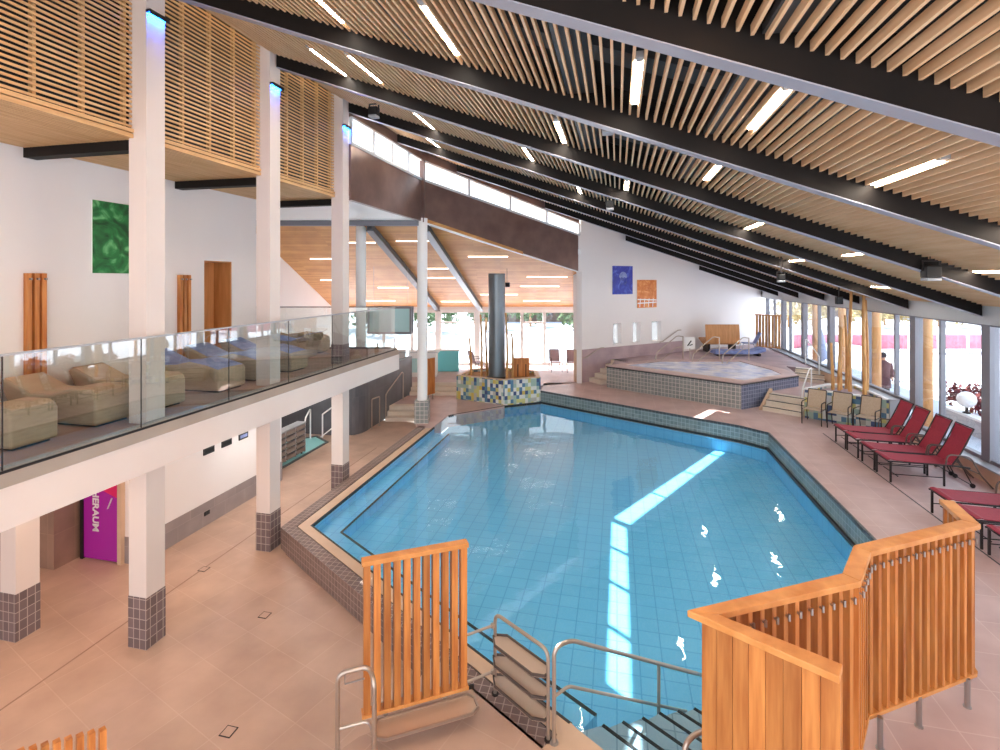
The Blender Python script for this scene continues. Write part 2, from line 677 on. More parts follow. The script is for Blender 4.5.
s = steps('s', -4.05, 18.0, -3.0, 0.133, 0.32, 3, 0.0).build('steps', 'step_cream')
mark(s, 'flight of three pale steps behind the white round pillar, up from the lower floor', 'steps')
s = steps('s', -3.6, 20.3, -1.7, 0.133, 0.3, 3, 0.4).build('steps', 'step_cream')
mark(s, 'pale steps left of the mosaic planter leading up to the glazed entrance', 'steps')

# ---- the pool
ZW = 0.38
ZB = 0.0
pool = W(thing('swimming_pool', 'large blue tiled swimming pool in the middle of the hall', 'swimming pool', (-0.8, 11, 0)))
FD = Vector((0.847, -0.531))
FN = Vector((-0.531, -0.847))
PC = Vector((-5.57, 8.54))


def rim_pts(wl, wfr, t1=6.04, y1=15.1):
    cy = 8.54 + (0.531 * wl - wfr) / 0.847
    e = PC + FD * t1 + FN * wfr
    return [(-5.57 - wl, y1), (-5.57 - wl, cy), (e.x, e.y)]


def band(o, i, z0, z1):
    """strip between two offsets of the left and front pool edge"""
    A_, B_ = rim_pts(*o), rim_pts(*i)
    m = MB()
    for k in range(2):
        m.prism([A_[k], A_[k + 1], B_[k + 1], B_[k]], z0, z1)
    return m


band((0.53, 0.45), (0.27, 0.235), -0.1, 0.40).build('overflow_rim', 'brown_tile', pool)
band((0.27, 0.235), (0.245, 0.21), -0.1, 0.385).build('gutter_slot', 'gutter_dark', pool)
band((0.245, 0.21), (0.03, 0.03), -0.1, 0.395).build('sand_lip', 'lip_sand', pool)
band((0.03, 0.03), (-0.0, -0.0), 0.345, 0.40).build('edge_line', 'gutter_dark', pool)
band((-0.0, -0.0), (-0.5, -0.45), ZB - .02, 0.22).build('underwater_ledge', 'pool_tile', pool)
band((0.03, 0.03), (-0.0, -0.0), ZB - .02, 0.345).build('ledge_wall', 'pool_tile', pool)
band((-0.455, -0.405), (-0.50, -0.45), 0.20, 0.224).build('ledge_line', 'gutter_dark', pool)
POOLB = [(-5.57, 16.5), (-5.57, 8.54), (-0.45, 5.33), (0.72, 4.58), (1.2, 4.30), (1.65, 4.9), (2.0, 5.5), (3.3, 6.35), (4.0, 7.1), (4.0, 15.25), (3.40, 15.74), (-2.82, 19.08), (-4.02, 18.2)]
MB().prism(POOLB, ZB - 0.1, ZB).build('basin_floor', 'pool_tile', pool)
bw = MB()
gw = MB()
gt = MB()
dk = MB()
for k in range(4, 12):
    a, b = POOLB[k], POOLB[(k + 1) % len(POOLB)]
    bw.bar((*a, (ZB + 0.33) / 2), (*b, (ZB + 0.33) / 2), 0.03, 0.33 - ZB, ext=0.01)
for a, b in [(POOLB[11], POOLB[12]), (POOLB[12], POOLB[0])]:
    bw.bar((*a, (ZB + 0.33) / 2), (*b, (ZB + 0.33) / 2), 0.03, 0.33 - ZB, ext=0.01)
    gt.bar((*a, 0.365), (*b, 0.365), 0.06, 0.08, ext=0.02)
bw.build('basin_wall', 'pool_tile', pool)
DE = DECK[:9]
for a, b in zip(DE[:-2], DE[1:-1]):
    gw.bar((*a, 0.555), (*b, 0.555), 0.03, 0.43, ext=0.008)
    dk.bar((*a, 0.785), (*b, 0.785), 0.05, 0.06, ext=0.012)
    va, vb = Vector(a), Vector(b)
    gt.bar((*a, 0.37), (*b, 0.37), 0.13, 0.06, ext=0.03)
gw.build('tiled_upstand', 'green_tile', pool)
dk.build('coping_tiles', 'dark_tile', pool)
gt.build('overflow_gutter', 'gutter_dark', pool)
wt = MB().poly([(x, y, ZW) for x, y in POOLB]).build('water', 'pool_water', pool)
# steps down into the water, right of the front corner
NL = [(-0.41, 5.27), (-0.145, 5.42), (0.06, 5.57), (0.27, 5.73), (0.46, 5.90), (0.67, 6.04), (0.86, 6.18), (1.06, 6.33)]
ND = Vector((0.835, -0.55))
st = MB()
nz = MB()
for k in range(7):
    z = 0.36 - 0.052 * k
    a = Vector(NL[k])
    b = Vector(NL[k + 1])
    ln = 1.35 + 0.05 * k
    st.prism([a, a + ND * ln, b + ND * ln, b], ZB - 0.02, z - 0.002)
    if k:
        nz.bar((b.x, b.y, z), ((b + ND * ln).x, (b + ND * ln).y, z), 0.035, 0.012)
    else:
        nz.bar((b.x, b.y, z), ((b + ND * ln).x, (b + ND * ln).y, z), 0.035, 0.012)
st.build('pool_steps', 'step_tile', pool)
nz.build('step_nosings', 'black', pool)
# end block of the rim beside the steps
MB().prism([(-0.47, 5.33), (-0.72, 4.97), (0.66, 4.07), (0.78, 4.5), (-0.40, 5.27)], 0.0, 0.402).build('top_landing', 'lip_sand', pool)

# ---- left side: walls, undercroft, balcony
wl = struct('wall_left', MB().box(-8.75, -4, 3.0, -8.45, 9.05, 7.05).box(-8.75, 9.84, 3.0, -8.45, 10.63, 7.05).box(-8.75, 9.05, 5.41, -8.45, 9.84, 7.05), 'white_paint')
nic = MB().box(-8.95, 9.0, 3.0, -8.9, 9.9, 5.45)
nic.build('niche_panel', 'oak_panel', wl)
MB().box(-8.9, 9.05, 3.0, -8.46, 9.075, 5.41).box(-8.9, 9.815, 3.0, -8.46, 9.84, 5.41).box(-8.9, 9.05, 5.39, -8.46, 9.84, 5.412).build('niche_lining', 'oak_panel', wl)
MB().box(-8.89, 9.08, 3.86, -8.75, 9.80, 3.90).build('niche_shelf', 'cedar_rail', wl)

wll = struct('wall_left_lower', MB().box(-8.55, 7.3, 0, -8.17, 11.2, 2.48).box(-12.0, 14.9, 0, -8.65, 15.1, 2.6).box(-12.2, -4, 0, -12.0, 15.1, 2.5), 'white_paint')
MB().box(-8.56, 7.29, 0, -8.155, 11.21, 0.47).build('wainscot', 'grey_tile', wll)
# dark tiled wall at the back of the undercroft with a rounded corner
dw = MB().box(-8.28, 15.6, 0, -8.12, 19.4, 1.9).box(-12, 14.78, 0, -8.6, 14.9, 2.5)
dwa = [(-8.62, 14.9)] + [(-8.45 + 0.36 * math.cos(t), 15.55 + 0.65 * math.sin(t)) for t in [math.radians(x) for x in range(-70, 21, 15)]]
dw.prism(dwa + [(-8.6, 15.9)], 0, 2.45)
struct('wall_left_back', dw, 'dark_grey_tile')
# recess with the purple door
wr = struct('wall_left_recess', MB().box(-12, 6.85, 0, -9.46, 7.5, 2.5).box(-9.46, 7.4, 2.15, -8.5, 7.6, 2.5), 'rust_tile')
wr2 = struct('wall_left_return', MB().box(-8.55, 7.22, 0, -8.47, 7.30, 2.48).box(-9.46, 7.36, 0, -9.40, 7.44, 2.5), 'lip_sand')

d1 = struct('door_1', MB().box(-9.34, 7.262, 0.02, -8.56, 7.292, 2.3), 'purple_glass')
MB().box(-9.395, 7.235, 0, -9.34, 7.32, 2.32).box(-8.56, 7.235, 0, -8.548, 7.32, 2.32).build('door_frame', 'dark_metal', d1)
pk = MB().prism([(-8.95, 0), (-8.60, 0.22), (-8.60, -0.12)], 0, 0.004)
pk.xf(Matrix.Translation((0, 7.258, 1.27)) @ Matrix.Rotation(PI / 2, 4, 'X')).build('pink_mark', 'pink_paint', d1)
MB().bar((-8.70, 7.25, 1.14), (-8.79, 7.25, .95), 0.022, 0.012).build('door_handle', 'white_gloss', d1)

# letters on the door, reading downwards
tcu = bpy.data.curves.new('door_lettering', 'FONT')
tcu.body = 'RUHERAUM'
tcu.size = 0.185
tcu.extrude = 0.002
tcu.offset = 0.006
tcu.align_x = 'RIGHT'
tmp = bpy.data.objects.new('door_lettering', tcu)
COL.objects.link(tmp)
dg = bpy.context.evaluated_depsgraph_get()
me = bpy.data.meshes.new_from_object(tmp.evaluated_get(dg))
bpy.data.objects.remove(tmp)
lt = bpy.data.objects.new('door_lettering', me)
COL.objects.link(lt)
me.materials.clear()
me.materials.append(MATS['white_text'])
lt.parent = d1
lt.matrix_local = Matrix(((0, 1, 0, -9.13), (0, 0, -1, 7.257), (-1, 0, 0, 0.51), (0, 0, 0, 1)))

# balcony slab
FX = -6.04
BF = 3.05
END_R = wf(-3.05, 14.5)
END_L = wf(-8.3, 14.5)
ARE = [(-8.5, -4), (FX - .16, -4), (FX - .16, 13.35), END_R, END_L, wf(-8.3, 12.2), (-8.5, 10.6)]
bal = struct('floor_balcony', MB().prism([(-8.5, -4), (FX - .12, -4), (FX - .12, 13.42), (END_R[0], END_R[1]), END_L, wf(-8.3, 12.0), (-8.5, 10.6)], 2.50, BF), 'carpet')
struct('trim_1', MB().box(FX - .14, -4, 2.46, FX, 13.50, 2.92), 'fascia_paint')
ld = MB()
ld.hexa([(FX - .14, -4, 2.9), (FX + .015, -4, 2.9), (FX + .015, 13.52, 2.9), (FX - .14, 13.52, 2.9)], [(FX - .14, -4, BF + .035), (FX - .10, -4, BF + .035), (FX - .10, 13.52, BF + .035), (FX - .14, 13.52, BF + .035)])
struct('trim_2', ld, 'ledge_grey')
struct('ceiling_balcony', MB().prism([(-12, -4), (FX - .14, -4), (FX - .14, 13.4), wf(-3.2, 14.5), wf(-8.6, 14.9), (-12.1, 14.8)], 2.455, 2.5), 'white_paint')

# ---- wing: gable wall, white soffit, wood ceiling, glazing


def wing_z(x, y):
    d = -x * ST + y * CT
    return 6.9 - 0.37 * max(0, d - 16.5)


gp = [wf(-8.3, 11.8), wf(-8.3, 16.5), wf(-8.3, 25.4), wf(-8.5, 25.4), wf(-8.5, 16.5), wf(-8.5, 11.8)]
gwall = MB()
gwall.prism([gp[0], gp[1], gp[4], gp[5]], 0.0, wing_z)
gwall.prism([gp[1], gp[2], gp[3], gp[4]], 0.0, wing_z)
struct('wall_gable', gwall, 'white_paint')
struct('wall_left_end', MB().prism([(-8.45, 10.55), wf(-8.3, 11.9), wf(-8.5, 11.9), (-8.75, 10.55)], 3.0, 6.95), 'white_paint')
struct('ceiling_soffit', MB().prism([(-6.2, 11.0), (-6.15, 15.5), wf(-2.5, 16.5), wf(-8.5, 16.5), wf(-8.5, 11.6), (-8.75, 10.7), (-8.0, 11.0)], 6.92, 7.0), 'pillar_white')
struct('trim_3', MB().bar(wf(-8.3, 16.5, 6.86), wf(-2.45, 16.5, 6.86), 0.16, 0.22), 'window_grey')


wc = MB()
cp = [wf(-8.3, 16.5), wf(-2.45, 16.5), wf(3.1, 20.75), wf(4.2, 25.6), wf(-8.3, 25.6)]
ceilw = struct('ceiling_wing', MB().prism(cp, wing_z, lambda x, y: wing_z(x, y) + .1), 'ceiling_wood')
gz = MB()
nwl = 0
for (a0, a1, d, z) in sorted([(-7.24, -6.3, 19.45, 0), (-7.6, -6.6, 21.62, 0), (-5.4, -4.4, 18.04, 0), (-5.39, -4.04, 22.52, 0), (-6.38, -5.0, 24.3, 0), (-3.65, -2.37, 17.92, 0), (-3.0, -1.95, 20.38, 0),
                       (-3.11, -1.85, 21.38, 0), (-2.82, -1.44, 24.4, 0), (-1.2, 0.3, 19.23, 0), (1.12, 2.8, 21.27, 0), (0.89, 2.6, 22.36, 0), (1.1, 2.85, 24.3, 0), (-0.9, 0.8, 23.42, 0)], key=lambda q: q[0] / q[2]):
    zz = 6.9 - 0.37 * (d - 16.5)
    o = MB().bar(wf(a0, d, zz - .012), wf(a1, d, zz - .012), 0.035, 0.03).build('ceiling_strip_light', 'wing_strip')
    mark(o, 'slim strip light in the sloping wood ceiling over the entrance, %s from the left' % ['first', 'second', 'third', 'fourth', 'fifth', 'sixth', 'seventh', 'eighth', 'ninth', 'tenth', 'eleventh', 'twelfth', 'thirteenth', 'fourteenth'][nwl], 'ceiling light', 'strip lights in the entrance ceiling')
    nwl += 1
for a0, d0, a1, d1_, lab in [(-4.25, 16.6, -3.05, 25.1, 'grey sloping steel beam under the entrance wood ceiling, between the two white pillars'), (-2.42, 16.7, -0.95, 25.1, 'grey sloping steel beam under the entrance wood ceiling, right of the white pillar at the pool')]:
    z0 = 6.9 - 0.37 * (d0 - 16.5)
    z1 = 6.9 - 0.37 * (d1_ - 16.5)
    b = W(thing('ceiling_beam', lab, 'beam', wf(a0, d0, z0)))
    MB().bar(wf(a0, d0, z0 - .10), wf(a1, d1_, z1 - .10), 0.16, 0.26).build('web', 'beam_steel', b)
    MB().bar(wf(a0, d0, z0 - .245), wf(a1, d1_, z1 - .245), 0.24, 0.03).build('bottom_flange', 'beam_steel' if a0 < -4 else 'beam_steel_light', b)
struct('wall_wing_right', MB().prism([wf(3.12, 20.75), wf(3.9, 25.4), wf(4.1, 25.4), wf(3.32, 20.7)], 0.8, lambda x, y: wing_z(x, y)), 'white_paint')
# rear glazing
MUL = [-8.3, -5.75, -4.35, -3.06, -1.14, 1.09, 2.2, 3.75]
for k in range(7):
    a0, a1 = MUL[k], MUL[k + 1]
    w_ = struct('window_%d' % (k + 1), MB().prism([wf(a0 + .03, 25.28), wf(a1 - .03, 25.28), wf(a1 - .03, 25.29), wf(a0 + .03, 25.29)], 0.9, 3.5), 'clear_glass')
    fr = MB().bar(wf(a0, 25.3, 0.85), wf(a1, 25.3, 0.85), 0.1, 0.12).bar(wf(a0, 25.3, 3.53), wf(a1, 25.3, 3.53), 0.14, 0.30)
    wd = 0.22 if k in (3, 4) else 0.11
    fr.bar(wf(a0, 25.3, 0.8), wf(a0, 25.3, 3.6), wd * 1.4, 0.12, upv=wf(0, 1, 0))
    fr.bar(wf(a1, 25.3, 0.8), wf(a1, 25.3, 3.6), 0.1, 0.12, upv=wf(0, 1, 0))
    if k in (1, 3, 5):
        fr.bar(wf(a0, 25.3, 2.9), wf(a1, 25.3, 2.9), 0.06, 0.07)
    fr.build('window_frame', 'white_gloss', w_)
struct('trim_4', MB().bar(wf(-8.3, 25.3, 3.68), wf(4.0, 25.3, 3.68), 0.2, 0.28), 'white_paint')

# ---- bronze fascia with clerestory


def zf(x):       # heights along the fascia follow the roof
    t = min(max((x + 6.13) / 4.68, 0), 1)
    return 6.9 - 1.57 * t, 8.24 - 1.42 * t, 8.86 - 1.58 * t, 9.12 - 1.66 * t


def vpanel(mb, p, q, zp, zq, th):
    p, q = Vector(p), Vector(q)
    d = (q - p).normalized()
    n = Vector((-d.y, d.x)) * th
    mb.hexa([(p.x, p.y, zp[0]), (q.x, q.y, zq[0]), (q.x + n.x, q.y + n.y, zq[0]), (p.x + n.x, p.y + n.y, zp[0])],
            [(p.x, p.y, zp[1]), (q.x, q.y, zq[1]), (q.x + n.x, q.y + n.y, zq[1]), (p.x + n.x, p.y + n.y, zp[1])])
    return mb


C0, C1, C2 = (-6.15, 11.0), (-6.13, 15.5), (-1.5, 21.04)
fa, fb_ = zf(-6.13), zf(-1.5)
fas = struct('wall_fascia', vpanel(vpanel(MB(), C0, C1, (fa[0], fa[1]), (fa[0], fa[1]), .12), C1, C2, (fa[0], fa[1]), (fb_[0], fb_[1]), .12), 'fascia_bronze')
vpanel(vpanel(MB(), C0, C1, (fa[2], fa[3] + .3), (fa[2], fa[3] + .3), .12), C1, C2, (fa[2], fa[3] + .3), (fb_[2], fb_[3] + .3), .12).build('head_board', 'fascia_bronze', fas)
vpanel(MB(), C1, C2, (fa[0] - .05, fa[0]), (fb_[0] - .05, fb_[0]), .14).build('lower_edge_strip', 'white_gloss', fas)
MB().box(-6.19, 15.42, 6.86, -6.05, 15.56, 9.0).build('corner_post', 'fascia_bronze', fas)
MB().box(-1.62, 20.98, 6.05, -1.45, 21.08, 6.25).build('sensor_box', 'white_gloss', fas)
for nm, p, q, z0, z1, n in [('window_8', C0, C1, fa, fa, 4), ('window_9', C1, C2, fa, fb_, 4)]:
    P_, Q_ = Vector(p), Vector(q)
    d = (Q_ - P_).normalized()
    off = Vector((-d.y, d.x)) * .05
    w_ = struct(nm, vpanel(MB(), P_ + off, Q_ + off, (z0[1], z0[2]), (z1[1], z1[2]), .008), 'clerestory_glass')
    fr = MB()
    for (i, h) in ((1, .07), (2, .05)):
        fr.bar((P_.x, P_.y, z0[i]), (Q_.x, Q_.y, z1[i]), 0.06, h)
    for k in range(n + 1):
        t = k / n
        pt = P_.lerp(Q_, t)
        za = z0[1] + (z1[1] - z0[1]) * t
        zc = z0[2] + (z1[2] - z0[2]) * t
        fr.bar((pt.x, pt.y, za), (pt.x, pt.y, zc), 0.08, 0.05, upv=(-d.y, d.x, 0))
    fr.build('window_frame', 'header_grey', w_)

# ---- back wall (turned 45 degrees) with three slot windows
BD = (DIAG2 - DIAG1).normalized()
BN = Vector((-BD.y, BD.x))
BL = (DIAG2 - DIAG1).length


def bp(s_, o=0.0):
    p = DIAG1 + BD * s_ + BN * o
    return (p.x, p.y)


SL = [(1.80, 2.25), (2.96, 3.40), (4.13, 4.74)]
bwl = MB()
cuts = [0] + [x for a in SL for x in a] + [BL]
top = lambda x, y: zb(min(max(x, -6), 8)) + 0.4
for k in range(len(cuts) - 1):
    a, b = cuts[k], cuts[k + 1]
    q = [bp(a), bp(b), bp(b, .3), bp(a, .3)]
    if k % 2 == 0:
        bwl.prism(q, 0, top)
    else:
        bwl.prism(q, 0, 2.25)
        bwl.prism(q, 3.13, top)
wb = struct('wall_back', bwl, 'white_paint')
MB().prism([bp(0.02, -.03), bp(6.15, -.03), bp(6.15, .0), bp(0.02, .0)], 0.8, 2.14).build('wainscot', 'mauve_tile', wb)
MB().prism([bp(-0.12, -.06), bp(0.03, -.06), bp(0.03, .3), bp(-0.12, .3)], 0.8, 2.14).build('corner_facing', 'lip_sand', wb)
MB().prism([bp(-0.14, -.02), bp(0.03, -.02), bp(0.03, .3), bp(-0.14, .3)], 2.14, 6.95).build('corner_post', 'white_paint', wb)
for k, (a, b) in enumerate(SL):
    w_ = struct('window_%d' % (10 + k), MB().prism([bp(a, .22), bp(b, .22), bp(b, .23), bp(a, .23)], 2.25, 3.13), 'frosted_glass')
    f = MB()
    for s_ in (a, b):
        f.prism([bp(s_ - .02, .2), bp(s_ + .02, .2), bp(s_ + .02, .26), bp(s_ - .02, .26)], 2.25, 3.13)
    f.build('window_frame', 'white_gloss', w_)

# ---- right: apron wall, sill shelves, long glazing
struct('wall_right', MB().box(7.44, 1.0, 0.8, 7.82, 16.2, 1.12).box(7.40, 16.2, 0.8, 7.82, 29.8, 1.66).box(7.9, -4, 0.0, 8.1, 1.0, 4.4), 'lip_sand')
struct('trim_5', MB().box(7.38, 1.0, 1.12, 7.84, 16.2, 1.15), 'aluminium')
struct('trim_6', MB().box(7.34, 16.18, 1.66, 7.84, 29.75, 1.69).box(7.36, 16.17, 0.95, 7.84, 16.2, 1.66), 'aluminium')
struct('trim_7', MB().box(7.55, -4, 4.06, 7.95, 29.95, 4.62), 'header_grey')
PO = [4.5, 7.25, 10.05, 12.85, 15.6, 18.35, 21.1, 23.85, 26.6, 29.3]
MID = [6.0, 8.7, 11.5, 14.48, 16.55, 19.65, 22.2, 25.6, 28.0]
for k in range(len(PO) - 1):
    y0, y1, ym = PO[k], PO[k + 1], MID[k]
    zb0 = 1.15 if y1 < 16 else 1.69
    w_ = struct('window_%d' % (13 + k), MB().box(GLX, y0 + .1, zb0, GLX + .01, y1 - .1, 4.1), 'clear_glass')
    fr = MB().box(GLX - .06, y0, zb0, GLX + .07, y1, zb0 + .07).box(GLX - .06, y0, 4.02, GLX + .07, y1, 4.1).box(GLX - .05, ym - .035, zb0, GLX + .06, ym + .035, 4.1)
    for y, sgn in ((y0, 1), (y1, -1)):
        fr.box(GLX - .08, y, zb0, GLX + .10, y + sgn * .13, 4.1)
    fr.build('window_frame', 'window_grey', w_)
    if zb0 > 1.6 and y0 < 16.2:
        pass

# ---- main roof: dark deck, slatted ceiling
RX0, RX1 = -6.45, 7.95
rp_ = [(RX0, -4), (RX1, -4), (RX1, 30.6), (-1.45, 21.3), (-6.13, 15.7), (RX0, 15.7)]
roof = struct('ceiling', MB().prism(rp_, lambda x, y: zb(x) + .50, lambda x, y: zb(x) + .6), 'black_deck')
for k in range(-5, 7):
    m = MB()
    x = -6.22
    while x < 7.52:
        ya = (beam_y(k, x) + .075) if k > -5 else -3.0
        yb = min(beam_y(k + 1, x) - .075, diag_y(x) - .03)
        if k == 6:
            yb = diag_y(x) - .03
        ya = max(ya, -3.0)
        if yb - ya > .05:
            z = zb(x) + .22
            m.box(x - .0125, ya, z, x + .0125, yb, z + .075)
        x += .098
    if m.v:
        m.build('slat_panel', 'slat_pine', roof)
dm = MB()
for y, w_ in ((2.6, .5), (5.0, .35), (7.6, .5), (10.3, .4), (13.0, .4), (17.2, .4)):
    dm.hexa([(-4, y, zb(-4) + .36), (7, y, zb(7) + .36), (7, y + w_, zb(7) + .36), (-4, y + w_, zb(-4) + .36)], [(-4, y, zb(-4) + .49), (7, y, zb(7) + .49), (7, y + w_, zb(7) + .49), (-4, y + w_, zb(-4) + .49)])
for x in (-2.5, -.6, 1.0, 2.6, 4.2, 5.8):
    dm.box(x, -3, zb(x + .35) + .37, x + .35, min(16, diag_y(x) - 1), zb(x + .35) + .44)
dm.build('ducting', 'duct_grey', roof)

BL_LAB = {-3: 'dark roof beam nearest the camera, crossing the top right corner',
          -2: 'dark roof beam running out from the nearest tall square column',
          -1: 'dark roof beam running out from the middle tall square column',
          0: 'dark roof beam running out from the farthest tall square column',
          1: 'dark roof beam starting above the middle of the high window strip, first past the columns',
          2: 'dark roof beam meeting the bronze fascia near its corner post, second past the columns',
          3: 'dark roof beam over the long bronze fascia, third past the columns',
          4: 'dark roof beam at the right end of the bronze fascia, fourth past the columns',
          5: 'dark roof beam ending on the white back wall, second from the far corner',
          6: 'short dark roof beam in the far corner over the back wall'}
for k in range(-3, 7):
    x0 = -6.19
    while beam_y(k, x0) > diag_y(x0) - .12:
        x0 += .05
    x1 = 7.5
    b = W(thing('roof_beam', BL_LAB[k], 'beam', (x0, beam_y(k, x0), zb(x0))))
    p = Vector((x0, beam_y(k, x0), zb(x0)))
    q = Vector((x1, beam_y(k, x1), zb(x1)))
    m = MB()
    hw = .075
    m.hexa([(p.x, p.y - hw, p.z), (q.x, q.y - hw, q.z), (q.x, q.y + hw, q.z), (p.x, p.y + hw, p.z)], [(p.x, p.y - hw, p.z + .5), (q.x, q.y - hw, q.z + .5), (q.x, q.y + hw, q.z + .5), (p.x, p.y + hw, p.z + .5)])
    m.build('web', 'beam_dark', b)
    m = MB()
    hw = .085
    m.hexa([(p.x, p.y - hw, p.z - .012), (q.x, q.y - hw, q.z - .012), (q.x, q.y + hw, q.z - .012), (p.x, p.y + hw, p.z - .012)], [(p.x, p.y - hw, p.z), (q.x, q.y - hw, q.z), (q.x, q.y + hw, q.z), (p.x, p.y + hw, p.z)])
    m.build('bottom_flange', 'beam_lit_underside', b)  # thin strip that carries the lit tone of the underside

# ---- slatted screen wall over the columns and low slatted soffit behind it
sw = struct('wall_slatted', MB().box(-6.62, -4, 6.98, -6.54, 10.98, 9.5), 'black_deck')
BAYS = [(-4, .40), (.70, 3.02), (3.32, 5.64), (5.94, 8.19), (8.48, 10.72)]
for y0, y1 in BAYS:
    m = MB()
    z = 6.94
    while z < 9.40:
        m.box(-6.445, y0, z, -6.427, y1, z + .030)
        z += .0665
    m.build('slat_panel', 'slat_wall_pine', sw)
    m = MB()
    n = max(2, int((y1 - y0) / .55))
    for k in range(n + 1):
        yy = y0 + .06 + (y1 - y0 - .12) * k / n
        m.box(-6.54, yy - .02, 6.95, -6.48, yy + .02, 9.4)
    m.build('batten', 'slat_wall_pine', sw)
so = struct('ceiling_low', MB().box(-8.5, -4, 7.0, -6.4, 10.98, 7.05), 'slat_wall_pine')
m = MB()
x = -8.43
while x < -6.44:
    m.box(x, -4, 6.93, x + .052, 10.95, 6.985)
    x += .068
m.build('slat_panel', 'slat_wall_pine', so)
for y, lab in ((5.79, 'short black beam under the low slatted soffit behind the nearest tall column'), (8.41, 'short black beam under the low slatted soffit behind the middle tall column'), (11.03, 'short black beam under the low soffit behind the farthest tall column')):
    mark(MB().box(-8.45, y - .09, 6.79, -6.46, y + .09, 6.95).build('soffit_beam', 'beam_dark'), lab, 'beam')

# ================================================================== THINGS
# ---- tall square columns
COLS = [(5.785, 'tall square white column nearest the camera, with tiled foot'), (8.33, 'middle of the three tall square white columns, with tiled foot'), (10.86, 'farthest of the three tall square white columns, at the left end of the bronze fascia')]
for i, (y, lab) in enumerate(COLS):
    c = W(thing('square_column', lab, 'column', (-6.34, y, 0)))
    x1 = (-6.195, -6.215, -6.205)[i]
    x0, y0, y1 = x1 - .29, y - .14, y + .15
    zt = zb(x1) + .5
    MB().box(x0, y0, 0.70, x1, y1, zt).build('shaft', 'column_paint', c)
    MB().box(x0 - .006, y0 - .006, 0, x1 + .006, y1 + .006, 0.70).build('tiled_base', 'column_tile', c)
    zl = {0: 8.62, 1: 8.60, 2: 8.58}[i]
    br = MB().box(x1, y0 - .01, zl, x1 + .075, y1 + .01, zl + .035).box(x1 + .065, y0 - .01, zl - .03, x1 + .075, y1 + .01, zl).build('light_bracket', 'black', c)
    MB().box(x1 + .012, y0 + .02, zl - .012, x1 + .06, y1 - .02, zl - .002).build('blue_light', 'blue_led', br)
    if i == 2:
        MB().box(x0 - .008, y0 - .008, BF, x1 + .008, y1 + .008, BF + .45).build('upper_tiles', 'column_tile', c)
c = W(thing('square_column', 'short square white column under the balcony at the left edge, with tiled foot', 'column', (-8.22, 5.5, 0)))
MB().box(-8.36, 5.36, 0.66, -8.08, 5.66, 2.47).build('shaft', 'column_paint', c)
MB().box(-8.366, 5.354, 0, -8.074, 5.666, 0.66).build('tiled_base', 'column_tile', c)

# ---- round pillars
p = wf(-2.52, 16.55)
c = W(thing('round_pillar', 'round white pillar with square tiled foot at the back left pool corner', 'pillar', (p[0], p[1], 0.4)))
MB().lathe((p[0], p[1], 1.1), [(.165, 0), (.165, 5.9)], 24).build('shaft', 'pillar_white', c, smooth=True)
ft = MB()
ft.prism([wf(-2.74, 16.33), wf(-2.30, 16.33), wf(-2.30, 16.77), wf(-2.74, 16.77)], 0.38, 1.12)
ft.build('tiled_base', 'tub_tile', c)
p = wf(-4.62, 16.95)
c = W(thing('round_pillar', 'round white pillar standing behind the end of the glass balcony rail', 'pillar', (p[0], p[1], 2.4)))
MB().lathe((p[0], p[1], 0.0), [(.165, 2.4), (.165, 6.78)], 24).build('shaft', 'pillar_white', c, smooth=True)
MB().lathe((p[0], p[1], 0.0), [(.2, 2.43), (.2, 2.5)], 24).build('foot_collar', 'column_paint', c)

# ---- glass balustrade
gb = W(thing('glass_balustrade', 'long frameless glass balustrade along the balcony edge', 'balustrade', (-6.12, 5, BF)))
JY = [-2.4, -.8, .8, 2.38, 3.94, 5.5, 7.06, 8.6, 10.14, 11.74, 13.38]
for a, b in zip(JY[:-1], JY[1:]):
    MB().box(-6.127, a + .006, 3.02, -6.113, b - .006, 4.22).build('glass_pane', 'rail_glass', gb)
MB().box(-6.135, -2.4, 4.22, -6.105, 13.40, 4.245).build('top_rail', 'aluminium', gb)
MB().box(-6.14, -2.4, 3.02, -6.10, 13.40, 3.05).build('base_channel', 'dark_metal', gb)
for y in JY[2:-1]:
    MB().box(-6.124, y - .006, 3.05, -6.116, y + .006, 4.22).build('joint', 'dark_metal', gb)
gb = W(thing('glass_balustrade', 'glass balustrade across the far end of the balcony', 'balustrade', (-8.5, 13, BF)))
AA = [-3.07, -4.55, -6.05, -8.25]
for a, b in zip(AA[:-1], AA[1:]):
    MB().bar(wf(a - .01, 14.46, 3.65), wf(b + .01, 14.46, 3.65), .014, 1.14).build('glass_pane', 'rail_glass', gb)
MB().bar(wf(-3.07, 14.46, 4.235), wf(-8.25, 14.46, 4.235), .03, .025).build('top_rail', 'dark_metal', gb)
MB().bar(wf(-3.07, 14.46, 3.075), wf(-8.25, 14.46, 3.075), .04, .05).build('base_channel', 'dark_metal', gb)


# ---- upholstered wave loungers on the balcony
def seat_profile(kind):
    if kind == 'box':
        return [(0, .03), (0, .40), (.03, .46), (.10, .49), (.45, .49), (.8, .40), (1.15, .40), (1.5, .54), (1.62, .58), (1.68, .54), (1.55, .30), (1.5, .03)]
    return [(0, .03), (0, .36), (.04, .40), (.30, .47), (.62, .52), (.9, .46), (1.2, .44), (1.6, .60), (1.72, .64), (1.78, .58), (1.62, .3), (1.58, .03)]


